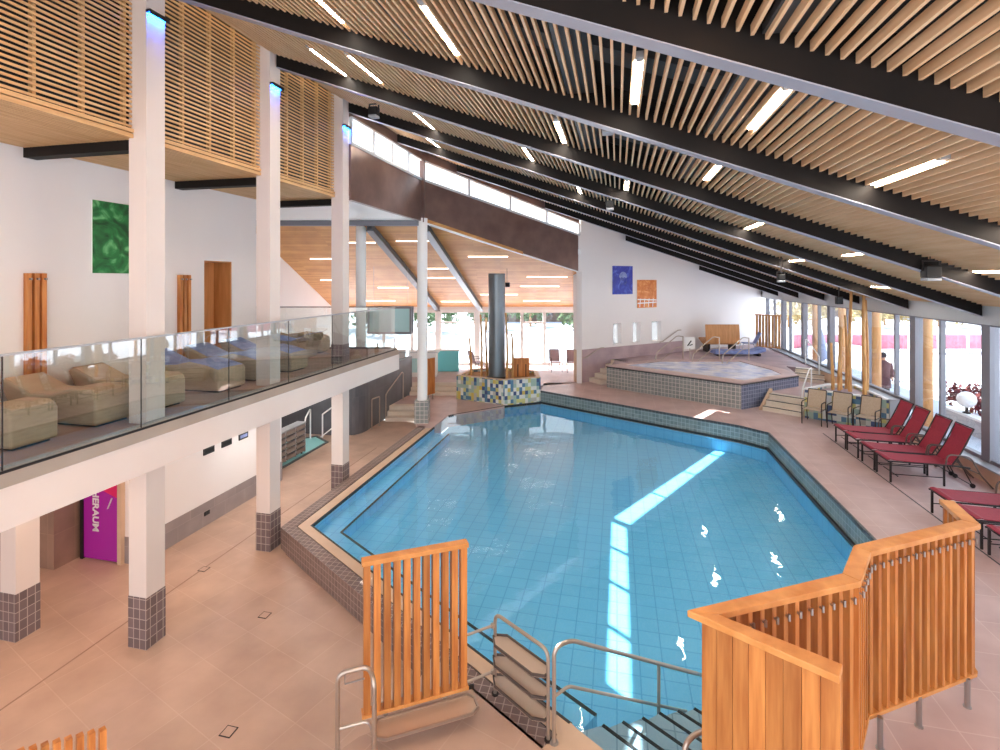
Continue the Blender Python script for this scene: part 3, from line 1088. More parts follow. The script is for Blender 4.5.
def wave_lounger(kind, label, loc, rz, w=.62, towel=None):
    t = thing('wave_lounger', label, 'lounger', loc, rz, None)
    pr = seat_profile(kind)
    secs = []
    n = 5
    for k in range(n + 1):
        y = -w / 2 + w * k / n
        secs.append([(-x, y, z + (.012 if 0 < k < n and z > .3 else 0)) for x, z in pr])
    MB().loft(secs).build('upholstered_body', 'upholstery', t, smooth=False, bevel=.035, seg=3)
    tp = [(x, z) for x, z in pr[2:9]]
    secs = []
    for k in range(3):
        y = (-w / 2 + .03) + (w - .06) * k / 2
        secs.append([(-x, y, z + .014) for x, z in tp] + [(-x, y, z - .02) for x, z in tp[::-1]])
    MB().loft(secs).build('seat_cushion', towel or 'upholstery_top', t, bevel=.01)  # towel only sets the colour of the top, bluish on some loungers
    MB().box(-1.45, -w / 2 + .06, 0, -.06, w / 2 - .06, .03).build('plinth', 'black', t)
    return t


for kind, y, w, tw, lab in [('box', 4.62, .52, None, 'beige upholstered lounger on the balcony at the left edge of the picture, nearest the camera'),
                            ('box', 5.60, .55, None, 'beige upholstered lounger on the balcony, second from the left, left of the nearest tall column'),
                            ('box', 6.50, .54, None, 'beige upholstered lounger on the balcony seen behind the foot of the nearest tall column'),
                            ('wave', 7.78, .66, 'blue_mottle', 'lounger with bluish top on the balcony, just right of the nearest tall column'),
                            ('wave', 8.78, .62, 'blue_mottle', 'lounger with bluish top on the balcony just left of the middle tall column'),
                            ('wave', 9.75, .62, 'blue_mottle', 'lounger with bluish top on the balcony just right of the middle tall column')]:
    wave_lounger(kind, lab, (-6.66, y, BF), 0, w, tw)
wave_lounger('wave', 'beige lounger with raised head turned sideways beside the farthest tall column', (-7.70, 12.45, BF), math.radians(14), .70, 'upholstery_top')
wave_lounger('wave', 'lounger with blue top behind the others in front of the white gable wall', (-9.0, 11.30, BF), math.radians(180), .60, 'blue_mottle')

# ---- on the left wall
pt = W(thing('wall_picture', 'square green abstract picture on the upper left wall', 'picture', (-8.45, 7.29, 5.1)))
MB().box(-8.45, 6.69, 5.12, -8.42, 7.9, 6.32).build('backing', 'white_gloss', pt)
MB().box(-8.42, 6.685, 5.115, -8.412, 7.905, 6.325).build('printed_face', 'green_print', pt)
for y0, lab in ((5.70, 'three upright timber battens on the left wall, left of the green picture'), (8.37, 'three upright timber battens on the wall between green picture and niche')):
    t = W(thing('timber_batten_group', lab, 'wall decoration', (-8.42, y0 + .13, BF)))
    for k in range(3):
        MB().box(-8.447, y0 + .10 * k, 3.06, -8.37, y0 + .10 * k + .065, 5.10).build('batten', 'cedar', t, bevel=.004)
        MB().box(-8.372, y0 + .10 * k + .02, 5.0, -8.33, y0 + .10 * k + .045, 5.03).build('peg', 'steel', t)
for k, (y, lab) in enumerate([(8.86, 'small dark plaque high on the undercroft wall, left of three'), (9.35, 'small dark plaque high on the undercroft wall, middle of three'), (9.85, 'small blue-black plaque on the undercroft wall, right of three beside the column')]):
    t = W(thing('wall_plaque', lab, 'plaque', (-8.15, y, 1.5)))
    MB().box(-8.17, y - .14, 1.44, -8.145, y + .14, 1.58).build('plate', 'gutter_dark', t, bevel=.004)
    MB().box(-8.146, y - .11, 1.475, -8.142, y + .11, 1.545).build('face', 'black' if k < 2 else 'blue_mottle', t)
t = W(thing('wall_socket', 'small black socket low on the grey tiled wall base under the balcony', 'socket', (-8.15, 8.8, .25)))
MB().box(-8.155, 8.73, .21, -8.14, 8.87, .29).build('plate', 'black', t, bevel=.004)
MB().box(-8.142, 8.75, .225, -8.13, 8.80, .275).box(-8.142, 8.81, .225, -8.13, 8.855, .275).build('insert', 'gutter_dark', t)

# ---- pictures on the back wall


def back_picture(s0, s1, z0, z1, mat, lab, extra=None):
    p = bp((s0 + s1) / 2)
    t = W(thing('wall_picture', lab, 'picture', (p[0], p[1], z0)))
    MB().prism([bp(s0, -.03), bp(s1, -.03), bp(s1, 0), bp(s0, 0)], z0, z1).build('backing', 'white_gloss', t)
    MB().prism([bp(s0 - .005, -.036), bp(s1 + .005, -.036), bp(s1 + .005, -.03), bp(s0 - .005, -.03)], z0 - .005, z1 + .005).build('printed_face', mat, t)
    if extra:
        extra(t, s0, s1, z0, z1)


def jelly(t, s0, s1, z0, z1):
    m = MB()
    cs, cz = s0 + (s1 - s0) * .52, z0 + (z1 - z0) * .60
    pts = []
    for k in range(13):
        a = PI * k / 12
        pts.append((cs + .24 * math.cos(a), cz + .24 * math.sin(a)))
    for k in range(7):
        m_ = cs - .24 + .08 * k
        pts.append((m_, cz - (.03 if k % 2 else -.01)))
    q = [(*bp(s_, -.039), z) for s_, z in pts[:-1]]
    m.poly(q)
    for k in range(6):
        xs = cs - .18 + .07 * k
        m.tube([(*bp(xs + .03 * math.sin(j * 1.3 + k), -.04), cz - .02 - .07 * j) for j in range(5)], .008, 5)
    m.build('pale_shape', 'blue_mottle', t)


def arcs(t, s0, s1, z0, z1):
    m = MB()
    for (r, zc) in ((.38, .62), (.26, .55)):
        m.tube([(*bp((s0 + s1) / 2 + r * math.cos(a), -.04), z0 + (z1 - z0) * .45 + r * math.sin(a)) for a in [PI * k / 12 for k in range(13)]], .012, 5)
    m2 = MB()
    for zz, dz in ((.16, .03), (.30, -.04)):
        m2.bar((*bp(s0 + .02, -.04), z0 + (z1 - z0) * zz), (*bp(s1 - .02, -.04), z0 + (z1 - z0) * zz + dz), .01, .05)
    for k in range(4):
        m2.bar((*bp(s0 + .15 + .27 * k, -.04), z0 + .03), (*bp(s0 + .2 + .27 * k, -.04), z0 + .40), .01, .035)
    m.build('pale_arches', 'orange_print', t)
    m2.build('white_strokes', 'white_gloss', t)


back_picture(1.72, 2.90, 4.39, 5.6, 'blue_print', 'blue square picture on the white back wall', jelly)
back_picture(3.18, 4.40, 3.77, 5.0, 'orange_print', 'orange square picture on the white back wall, right of the blue one', arcs)


def wall_rail(s0, z0, s1, z1, lab):
    p = bp((s0 + s1) / 2)
    t = W(thing('wall_handrail', lab, 'handrail', (p[0], p[1], z0 - .3)))
    m = MB()
    d = .12
    pts = [(*bp(s0 - .18, -.10), z0 - .02), (*bp(s0, -.10), z0), (*bp(s1, -.10), z1), (*bp(s1 + .22, -.10), z1)]
    m.tube(fillet(pts, .08), .022, 10)
    m.build('rail', 'satin_steel', t, smooth=True)
    for f in (.1, .9):
        s_ = s0 + (s1 - s0) * f
        z = z0 + (z1 - z0) * f
        MB().tube([(*bp(s_, -.10), z), (*bp(s_, -.06), z - .06), (*bp(s_, .0), z - .06)], .01, 6).build('bracket', 'steel', t)


wall_rail(.22, 1.82, .95, 2.16, 'steel wall handrail over the little steps at the corner of the back wall')
wall_rail(4.72, 2.2, 5.75, 2.66, 'steel wall handrail rising on the back wall behind the hot tub')

# ---- raised platform and hot tub
TUB_F, TUB_R, TUB_L = (3.94, 17.87), (6.23, 19.90), (-.39, 20.40)
TZ = 1.63
plat = struct('floor_platform', MB().prism([bp(1.9), (-.2, 20.75), (.3, 20.9), (1.6, 22.4), (5.2, 23.3), (6.1, 21.0), (6.3, 20.3), (6.45, 21.95), (7.45, 21.55), (7.45, 29.6), bp(12.8)], 0.8, TZ - .005), 'mauve_tile')
tub = W(thing('hot_tub', 'raised tiled hot tub with bubbling bluish water at the back right', 'hot tub', (3, 20.5, .8)))
m = MB()
OUT = [TUB_L, TUB_F, TUB_R, (6.15, 21.1), (5.2, 23.35), (1.55, 22.5), (.2, 21.15)]
INN = [(.35, 20.75), (4.15, 18.5), (5.75, 19.95), (5.65, 21.0), (4.95, 22.8), (1.75, 22.05), (.55, 21.0)]
for k in range(len(OUT)):
    j = (k + 1) % len(OUT)
    m.prism([OUT[k], OUT[j], INN[j], INN[k]], .8, TZ - .05)
m.build('tiled_wall', 'tub_tile', tub)
mm = MB()
for a, b in ((TUB_F, TUB_R),):
    mm.bar((*a, 1.19), (*b, 1.19), .03, .78, ext=.005)
mm.build('sky_tinted_side', 'sky_tint_tile', tub)  # this side is tinted for the sky it reflects
m = MB()
for k in range(len(OUT)):
    j = (k + 1) % len(OUT)
    m.prism([OUT[k], OUT[j], INN[j], INN[k]], TZ - .012, TZ + .015)
m.build('rim', 'deck_tile', tub)
m = MB()
for a, b in ((TUB_L, TUB_F), (TUB_F, TUB_R)):
    m.bar((*a, TZ - .03), (*b, TZ - .03), .05, .04, ext=.02)
m.build('rim_slot', 'gutter_dark', tub)
mm = MB().prism(INN, .9, 1.1)
mm.build('basin', 'pool_tile', tub)
# churning water: a rippled sheet
m = MB()
cx, cy = 3.1, 20.7
rings = 14
for r in range(rings + 1):
    for k, (x, y) in enumerate([(INN[i // 4][0] + (INN[(i // 4 + 1) % 7][0] - INN[i // 4][0]) * (i % 4) / 4, INN[i // 4][1] + (INN[(i // 4 + 1) % 7][1] - INN[i // 4][1]) * (i % 4) / 4) for i in range(28)]):
        f = r / rings
        px, py = cx + (x - cx) * f, cy + (y - cy) * f
        h = mnoise.noise((px * 2.4, py * 2.4, 0)) * .05 + mnoise.noise((px * 6, py * 6, 3)) * .03
        m.v.append((px, py, TZ - .01 + (h if f < .98 else 0)))
for r in range(rings):
    for k in range(28):
        j = (k + 1) % 28
        m.f.append([r * 28 + k, r * 28 + j, (r + 1) * 28 + j, (r + 1) * 28 + k])
mottled('tub_foam', (176, 192, 240), (244, 246, 255), 2.2, 0.25, (1, 1, 1), 0, 0.3)
m.build('bubbling_water', 'tub_foam', tub, smooth=True)

# steps and intermediate deck on the right of the tub
U = Vector((0.836, -0.549))
N2 = Vector((0.549, 0.836))
S0 = Vector((4.57, 17.88))
m = MB()
nzm = MB()
for k in range(3):
    a = S0 + N2 * (.30 * k)
    b = a + U * 1.1
    m.prism([a, b, b + N2 * .32, a + N2 * .32], .78, .8 + .15 * (k + 1))
    nzm.bar((a.x, a.y, .8 + .15 * (k + 1)), (b.x, b.y, .8 + .15 * (k + 1)), .05, .014)
stp = W(thing('steps', 'three beige steps with dark nosings between hot tub and bamboo planter', 'steps', (5.1, 17.8, .8)))
m.build('treads', 'step_cream', stp)
nzm.build('nosings', 'gutter_dark', stp)
MB().prism([S0 - U * .12, S0 - U * .02, S0 - U * .02 + N2 * .95, S0 - U * .12 + N2 * .95], .78, lambda x, y: .86 + .5 * max(0, min(1, ((Vector((x, y)) - S0).dot(N2)) / .9))).build('side_kerb', 'lip_sand', stp)
e0 = S0 + N2 * .9
struct('floor_landing', MB().prism([e0 - U * .05, e0 + U * 1.12, (7.42, 18.3), (7.42, 21.0), (6.55, 21.3), (6.2, 19.85), (5.0, 18.75)], .78, 1.25), 'deck_tile')
m = MB()
nzm = MB()
A0, A1 = Vector((6.40, 20.98)), Vector((7.30, 20.58))
NN = Vector((.40, .91))
for k in range(3):
    a, b = A0 + NN * (.3 * k), A1 + NN * (.3 * k)
    m.prism([a, b, b + NN * .33, a + NN * .33], 1.2, 1.25 + .127 * (k + 1))
    nzm.bar((a.x, a.y, 1.25 + .127 * (k + 1)), (b.x, b.y, 1.25 + .127 * (k + 1)), .05, .012)
stp = W(thing('steps', 'upper flight of beige steps beside the window wall behind the hot tub', 'steps', (6.9, 21, 1.25)))
m.build('treads', 'step_cream', stp)
nzm.build('nosings', 'gutter_dark', stp)
# small steps left of the tub
m = MB()
for k in range(5):
    s_ = .42 + .30 * k
    m.prism([bp(s_, -.02), bp(s_, -.75), bp(s_ + .32, -.85), bp(s_ + .32, -.02)], .78, .8 + .165 * (k + 1))
mark(m.build('steps', 'step_cream'), 'narrow pale steps between the wall corner and the hot tub', 'steps')


def rail_frame(name, lab, posts, tops, mids=None, mat='white_gloss', r=.022, base=None):
    """a bent tube rail with posts"""
    t = W(thing(name, lab, 'handrail', base or posts[0][0]))
    m = MB()
    m.tube(fillet(tops, .10), r, 10)
    m.build('top_rail', mat, t, smooth=True)
    for a, b in posts:
        MB().tube([a, b], r, 10).build('post', mat, t, smooth=True)
    for q in mids or []:
        MB().tube(fillet(q, .08), r * .8, 8).build('lower_rail', mat, t, smooth=True)
    return t


# hot tub entry rails
for (x, lab) in ((2.75, 'left pale tubular entry rail at the far side of the hot tub'), (4.2, 'middle pale tubular entry rail at the far side of the hot tub'), (5.35, 'right pale tubular entry rail at the far side of the hot tub')):
    y = 23.0
    rail_frame('tub_rail', lab, [((x, y, 1.63), (x, y, 2.60))], [(x, y, 2.58), (x - .25, y - .1, 2.62), (x - 1.15, y - .75, 1.95), (x - 1.2, y - .8, 1.45)],
               [[(x, y, 2.15), (x - .3, y - .15, 2.12), (x - 1.0, y - .65, 1.6)]], 'satin_steel')
# sign on rail post
sg = W(thing('notice_board', 'white notice board with a black symbol on the left hot tub rail', 'sign', (3.05, 23.1, 2.0)))
q = Vector(wf(1, 0))
o_ = Vector((3.02, 22.95, 2.02))
m = MB()
m.bar((o_.x - q.x * .22, o_.y - q.y * .22, 2.32), (o_.x + q.x * .22, o_.y + q.y * .22, 2.32), .015, .5)
m.build('board', 'white_gloss', sg)
m = MB()
m.bar((o_.x - q.x * .10, o_.y - q.y * .10 - .012, 2.20), (o_.x + q.x * .06, o_.y + q.y * .06 - .012, 2.42), .008, .05)
m.bar((o_.x - q.x * .02, o_.y - q.y * .02 - .012, 2.22), (o_.x + q.x * .12, o_.y + q.y * .12 - .012, 2.26), .008, .04)
m.build('symbol', 'black', sg)
MB().tube([(o_.x, o_.y, 1.63), (o_.x, o_.y, 2.1)], .018).build('stem', 'satin_steel', sg)

# timber relax bench behind the tub and slatted screen by the window
lb = W(thing('timber_recliner', 'curved wide timber recliner behind the hot tub at the white wall', 'recliner', (4.9, 25.5, 1.63)))
pa, pb = Vector(wf(9.56, 23.7)), Vector(wf(11.13, 23.7))
prof = [(-.02, .42), (-.03, .8), (.04, 1.30), (.09, 1.30), (.03, .8), (.06, .58), (.45, .5), (.85, .62), (.86, .56), (.45, .40), (.1, .36)]
dirv = (pb - pa).normalized()
nv = Vector((-dirv.y, dirv.x))
secs = []
for e in (pa, pa.lerp(pb, .5), pb):
    secs.append([(e.x + nv.x * u_, e.y + nv.y * u_, 1.63 + z) for u_, z in prof])
MB().loft(secs).build('slatted_shell', 'oak_panel', lb)
for f in (.12, .88):
    e = pa.lerp(pb, f)
    MB().prism([(e.x + nv.x * a + dirv.x * b, e.y + nv.y * a + dirv.y * b) for a, b in ((.05, -.04), (.7, -.04), (.7, .04), (.05, .04))], 1.62, 2.06).build('support', 'dark_metal', lb)
for nm, (x, y), lab in (('a', wf(11.9, 24.3), 'pale metal lounge chair with blue seat beside the timber recliner'), ):
    t = W(thing('lounge_chair', lab, 'chair', (x, y, 1.63)))
    m = MB()
    for dy in (-.28, .28):
        m.tube(fillet([(x - .4, y + dy, 1.63), (x - .35, y + dy, 2.0), (x + .2, y + dy, 1.98), (x + .45, y + dy, 2.5)], .08), .016, 8)
        m.tube([(x + .2, y + dy, 1.98), (x + .35, y + dy, 1.63)], .016, 8)
    m.build('frame', 'aluminium', t)
    m = MB()
    m.hexa([(x - .34, y - .27, 1.99), (x + .2, y - .27, 1.97), (x + .2, y + .27, 1.97), (x - .34, y + .27, 1.99)], [(x - .34, y - .27, 2.01), (x + .2, y - .27, 1.99), (x + .2, y + .27, 1.99), (x - .34, y + .27, 2.01)])
    m.build('seat', 'blue_mottle', t)
    m = MB()
    m.hexa([(x + .2, y - .27, 1.99), (x + .22, y - .27, 1.99), (x + .22, y + .27, 1.99), (x + .2, y + .27, 1.99)], [(x + .44, y - .27, 2.5), (x + .46, y - .27, 2.5), (x + .46, y + .27, 2.5), (x + .44, y + .27, 2.5)])
    m.build('backrest', 'blue_mottle', t)


t = W(thing('low_lounger', 'low blue cushioned lounger on the raised platform behind the hot tub', 'lounger', (*wf(10.6, 22.9), 1.63)))
secs = []
for a_ in (9.5, 9.9, 11.3, 11.75):
    secs.append([(*wf(a_, 22.5 + w_), 1.72 + h_ + (.12 if a_ == 11.75 else 0)) for w_, h_ in ((0, 0), (.65, 0), (.65, .16), (0, .16))])
MB().loft(secs).build('cushion', 'blue_mottle', t, bevel=.03)
for a_ in (9.7, 11.5):
    MB().prism([wf(a_ - .04, 22.55), wf(a_ + .04, 22.55), wf(a_ + .04, 23.1), wf(a_ - .04, 23.1)], 1.62, 1.74).build('leg', 'dark_metal', t)


# ---- slatted timber screens
def screen(lab, pts, z0, z1, posts, zfloor, pitch=.105, angs=45, toprail=True, wtop=.15, hooks=None, board=False, fin=.10, bottom=True, loc=None, flip=1, hookside=1, backboard=None, thick=.019, frac=.462, slatmat='cedar'):
    c = pts[0]
    t = W(thing('slatted_screen', lab, 'screen', (c[0], c[1], zfloor)))
    nseg = len(pts) - 1
    for sgi in range(nseg):
        p, q = Vector(pts[sgi]), Vector(pts[sgi + 1])
        L = (q - p).length
        d = (q - p) / L
        nn = Vector((d.y, -d.x)) * flip
        n = max(2, int(round(L / pitch)))
        ang_ = angs[sgi] if isinstance(angs, (list, tuple)) else angs
        a = math.radians(ang_)
        fd = d * math.cos(a) + nn * math.sin(a)
        fnv = Vector((-fd.y, fd.x))
        for k in range(n):
            e = p + d * (L * (k + .5) / n)
            h, th = fin / 2, thick
            if ang_ == 0:
                h, th = pitch * frac, .016 + .004 * (k % 2)
            cs = [e - fd * h - fnv * th, e + fd * h - fnv * th, e + fd * h + fnv * th, e - fd * h + fnv * th]
            sl = MB().prism(cs, z0 + .03, z1 - (.05 if toprail else 0)).build('slat', slatmat, t)
            if hooks and sgi in hooks:
                hp = e + nn * .075 * hookside
                m = MB()
                m.tube([(e.x + nn.x * .02 * hookside, e.y + nn.y * .02 * hookside, z1 - .14), (hp.x, hp.y, z1 - .14)], .009, 6)
                m.tube([(hp.x, hp.y, z1 - .165), (hp.x, hp.y, z1 - .115)], .011, 6)
                m.build('towel_hook', 'steel', sl)
        if backboard and sgi in backboard:
            o2 = -nn * .075
            MB().bar((p.x + o2.x, p.y + o2.y, (z0 + z1) / 2), (q.x + o2.x, q.y + o2.y, (z0 + z1) / 2), .02, z1 - z0 - .1).build('back_panel', 'cedar', t)
    if toprail:
        ml, mr = [], []
        P_ = [Vector(x) for x in pts]
        for k in range(len(P_)):
            if k == 0:
                d = (P_[1] - P_[0]).normalized()
                b = Vector((-d.y, d.x))
                sc = 1
            elif k == len(P_) - 1:
                d = (P_[k] - P_[k - 1]).normalized()
                b = Vector((-d.y, d.x))
                sc = 1
            else:
                d1_ = (P_[k] - P_[k - 1]).normalized()
                d2_ = (P_[k + 1] - P_[k]).normalized()
                n1_, n2_ = Vector((-d1_.y, d1_.x)), Vector((-d2_.y, d2_.x))
                b = (n1_ + n2_).normalized()
                sc = min(1.6, 1 / max(.3, b.dot(n1_)))
            ml.append(P_[k] + b * wtop / 2 * sc)
            mr.append(P_[k] - b * wtop / 2 * sc)
        for k in range(nseg):
            MB().prism([ml[k], ml[k + 1], mr[k + 1], mr[k]], z1 - .05, z1).build('top_rail', 'cedar_rail', t, bevel=.006)
    if bottom:
        for k in range(nseg):
            a, b = pts[k], pts[k + 1]
            MB().bar((a[0], a[1], z0 + .02), (b[0], b[1], z0 + .02), .11, .035).build('bottom_rail', 'cedar_rail', t, bevel=.004)
    for x, y in posts:
        m = MB().tube([(x, y, zfloor), (x, y, z0 + .03)], .024, 12)
        m.lathe((x, y, zfloor), [(.036, 0), (.036, .005), (.027, .007)], 14)
        m.build('post', 'steel', t, smooth=True)
    return t


big = screen('large angled slatted timber screen with towel hooks at the lower right, around the pool steps', [(3.55, 6.60), (3.465, 6.05), (2.165, 5.235), (1.87, 4.71), (.61, 3.97), (1.36, 3.57)], 1.05, 2.57,
             [(2.77, 5.56), (3.36, 5.92), (2.3, 5.22), (1.75, 4.57), (1.28, 4.32)], .8, .112, (90, 90, 90, 90, 0), True, .135, (1, 2, 3), fin=.09, flip=-1)
small = screen('free-standing slatted timber screen with drip tray beside the pool rim', [(-2.5, 4.68), (-1.57, 5.28)], .62, 2.19, [(-2.3, 4.81), (-1.78, 5.145)], .4, .1, 90, True, .11, (0,), thick=.033, fin=.09, flip=1, hookside=-1)
# drip tray under the small screen
d = Vector((.84, .54))
n_ = Vector((.54, -.84))
c0 = Vector((-2.035, 4.98)) + n_ * .16 + d * .07
oc = [(-.52, -.06), (-.48, -.13), (.48, -.13), (.54, -.06), (.54, .07), (.46, .13), (-.42, .13), (-.52, .07)]
ow = [c0 + d * a + n_ * b for a, b in oc]
iw = [c0 + d * a * .96 + n_ * b * .9 for a, b in oc]
dt = MB().prism(ow, .545, .56).build('drip_tray', 'brushed_tray', small)
tr = MB()
for k in range(8):
    j = (k + 1) % 8
    tr.prism([ow[k], ow[j], iw[j], iw[k]], .55, .578)
tr.build('tray_edge', 'satin_steel', dt)
MB().bar((*(c0 + d * -.56 + n_ * -.18), .59), (*(c0 + d * .56 + n_ * -.18), .59), .02, .04).build('tray_bracket', 'dark_metal', small)
screen('dark slatted timber screen without top rail, only its upper ends showing at the lower left', [(-4.02, 2.66), (-3.58, 2.955)], .25, 1.77, [(-3.9, 2.74), (-3.7, 2.875)], 0, .066, 60, False, fin=.05, flip=1, bottom=True)
scr = screen('slatted timber screen on the raised platform beside the far windows', [(6.62, 27.2), (7.56, 26.5)], 1.74, 3.33, [(6.75, 27.1), (7.43, 26.6)], 1.63, .145, 0, True, .12, None, frac=.36, slatmat='bamboo')
o = W(thing('timber_partition', 'upright reddish timber panel standing behind the white round pillar', 'panel', (-6.95, 18.5, .4)))
MB().prism([(-7.06, 18.28), (-7.02, 18.26), (-6.86, 18.66), (-6.90, 18.68)], .62, 2.0).build('board', 'cedar', o, bevel=.004)
MB().tube([(-6.92, 18.58, .4), (-6.92, 18.58, .64)], .02).build('foot', 'steel', o)
MB().tube([(-7.01, 18.36, .4), (-7.01, 18.36, .64)], .02).build('foot', 'steel', o)

# ---- steel handrails in the foreground
P0_, DV = Vector((-.61, 5.06)), Vector((1.48, 1.27))


def pr(t, z):
    p = P0_ + DV * t
    return (p.x, p.y, z)


def pool_rail(shift, lab):
    s_ = Vector((*shift, 0))
    t = W(thing('pool_handrail', lab, 'handrail', (P0_.x + shift[0], P0_.y + shift[1], .4)))
    f = lambda L: [Vector(x) + s_ for x in L]
    slope = -.95 / 1.0
    m = MB().tube(fillet(f([pr(0, .4), pr(0, 1.34), pr(.10, 1.36), pr(1.28, .10)]), .09), .021, 12)
    m.build('top_rail', 'satin_steel', t, smooth=True)
    m = MB().tube(fillet(f([pr(0, .86), pr(.09, .90), pr(.98, -.05)]), .05), .016, 10)
    m.build('lower_rail', 'satin_steel', t, smooth=True)
    m = MB().tube(f([pr(.72, -.16), pr(.72, .70)]), .019, 10)
    m.build('post', 'satin_steel', t, smooth=True)
    MB().lathe(tuple(Vector(pr(0, .4)) + s_), [(.045, 0), (.045, .012), (.025, .016)], 14).build('foot_flange', 'steel', t)
    return t


pool_rail((0, 0), 'steel handrail sloping into the pool beside the shelf rack')
pool_rail((1.13, -.80), 'steel handrail at the bottom edge of the picture, partly behind the large timber screen')

# shelf rack for swim floats
rk = W(thing('shelf_rack', 'steel rack with three long octagonal shelves on the pool rim', 'rack', (-1.0, 5.3, .4)))
ra, rb = Vector((-1.32, 5.51)), Vector((-.67, 5.075))
m = MB().tube(fillet([(*ra, .41), (*ra, 1.30), (*rb, 1.30), (*rb, .41)], .10), .019, 12)
m.build('frame', 'satin_steel', rk, smooth=True)
rd = (rb - ra).normalized()
rn = Vector((-rd.y, rd.x))
rc = (ra + rb) / 2
for z in (1.04, .82, .60):
    oc = [(-.39, .02), (-.30, .10), (.30, .10), (.385, .03), (.385, -.04), (.28, -.12), (-.28, -.12), (-.40, -.03)]
    ow = [rc + rd * a + rn * b for a, b in oc]
    iw = [rc + rd * a * .96 + rn * b * .88 for a, b in oc]
    sh = MB().prism(ow, z - .004, z + .004).build('shelf', 'brushed_tray', rk)
    tr = MB()
    for k in range(8):
        j = (k + 1) % 8
        tr.prism([ow[k], ow[j], iw[j], iw[k]], z - .006, z + .026)
    tr.build('shelf_edge', 'bronze_metal', sh)
MB().lathe((*ra, .4), [(.04, 0), (.04, .012), (.022, .016)], 12).build('foot_flange', 'dark_metal', rk)
MB().lathe((*rb, .4), [(.04, 0), (.04, .012), (.022, .016)], 12).build('foot_flange', 'dark_metal', rk)
MB().tube([(*rb, .95), (rb.x + .06, rb.y - .015, .95)], .008, 6).build('link_pin', 'steel', rk)
gr = W(thing('guard_bar', 'two short steel bars closing the gap between small timber screen and shelf rack', 'guard rail', (-1.45, 5.4, .4)))
for z in (1.17, .66):
    m = MB().tube([(-1.58, 5.30, z - .01), (-1.345, 5.49, z)], .014, 8)
    m.lathe((-1.345, 5.49, z - .02), [(.022, 0), (.022, .04)], 10)
    m.build('bar', 'satin_steel', gr, smooth=True)
# U-shaped rail left of the small screen
t = W(thing('handrail', 'steel bow handrail with cross bar in front of the small timber screen', 'handrail', (-2.4, 4.4, .4)))
m = MB().tube(fillet([(-2.56, 4.33, .4), (-2.56, 4.33, 1.30), (-2.31, 4.47, 1.31), (-2.20, 4.36, 1.27), (-2.20, 4.36, .4)], .09), .022, 12)
m.build('bow', 'satin_steel', t, smooth=True)
MB().tube(fillet([(-2.56, 4.33, .78), (-2.31, 4.47, .79), (-2.20, 4.36, .75)], .06), .014, 8).build('cross_bar', 'satin_steel', t, smooth=True)
MB().tube([(-2.50, 4.36, 1.29), (-2.50, 4.36, 1.19), (-2.34, 4.44, 1.21)], .008, 6).build('hook', 'steel', t)
t = W(thing('rail_post', 'grey rounded top of a rail post at the lower left edge', 'post', (-3.35, 3.4, 0)))
_p = (-3.62, 3.28)
MB().tube([(*_p, 0), (*_p, .97), (_p[0] + .02, _p[1] + .01, 1.0)], [.032, .032, .028], 12).build('tube', 'satin_steel', t, smooth=True)
MB().lathe((*_p, 0), [(.06, 0), (.06, .01), (.033, .014)], 14).build('foot_flange', 'steel', t)

# floor drain covers
for (x, y), lab in (((-5.12, 6.63), 'small square drain cover in the lower floor beside the pool rim'), ((-4.19, 4.83), 'small square drain cover near the bottom edge of the picture'), ((-6.96, 7.45), 'small oval floor cover beside the expansion joint under the balcony edge')):
    t = W(thing('drain_cover', lab, 'drain', (x, y, 0)))
    MB().box(x - .07, y - .07, -.01, x + .07, y + .07, .004).build('frame', 'dark_metal', t)
    MB().box(x - .058, y - .058, -.01, x + .058, y + .058, .006).build('plate', 'floor_tile', t)
struct('trim_8', MB().box(-6.995, 2.5, -.01, -6.975, 14, .003), 'line_brown')
struct('trim_9', MB().box(5.49, 5.6, .79, 5.515, 15.6, .803), 'gutter_dark')
struct('trim_10', MB().box(-6.42, 11.3, -.01, -6.40, 16.6, .003), 'gutter_dark')


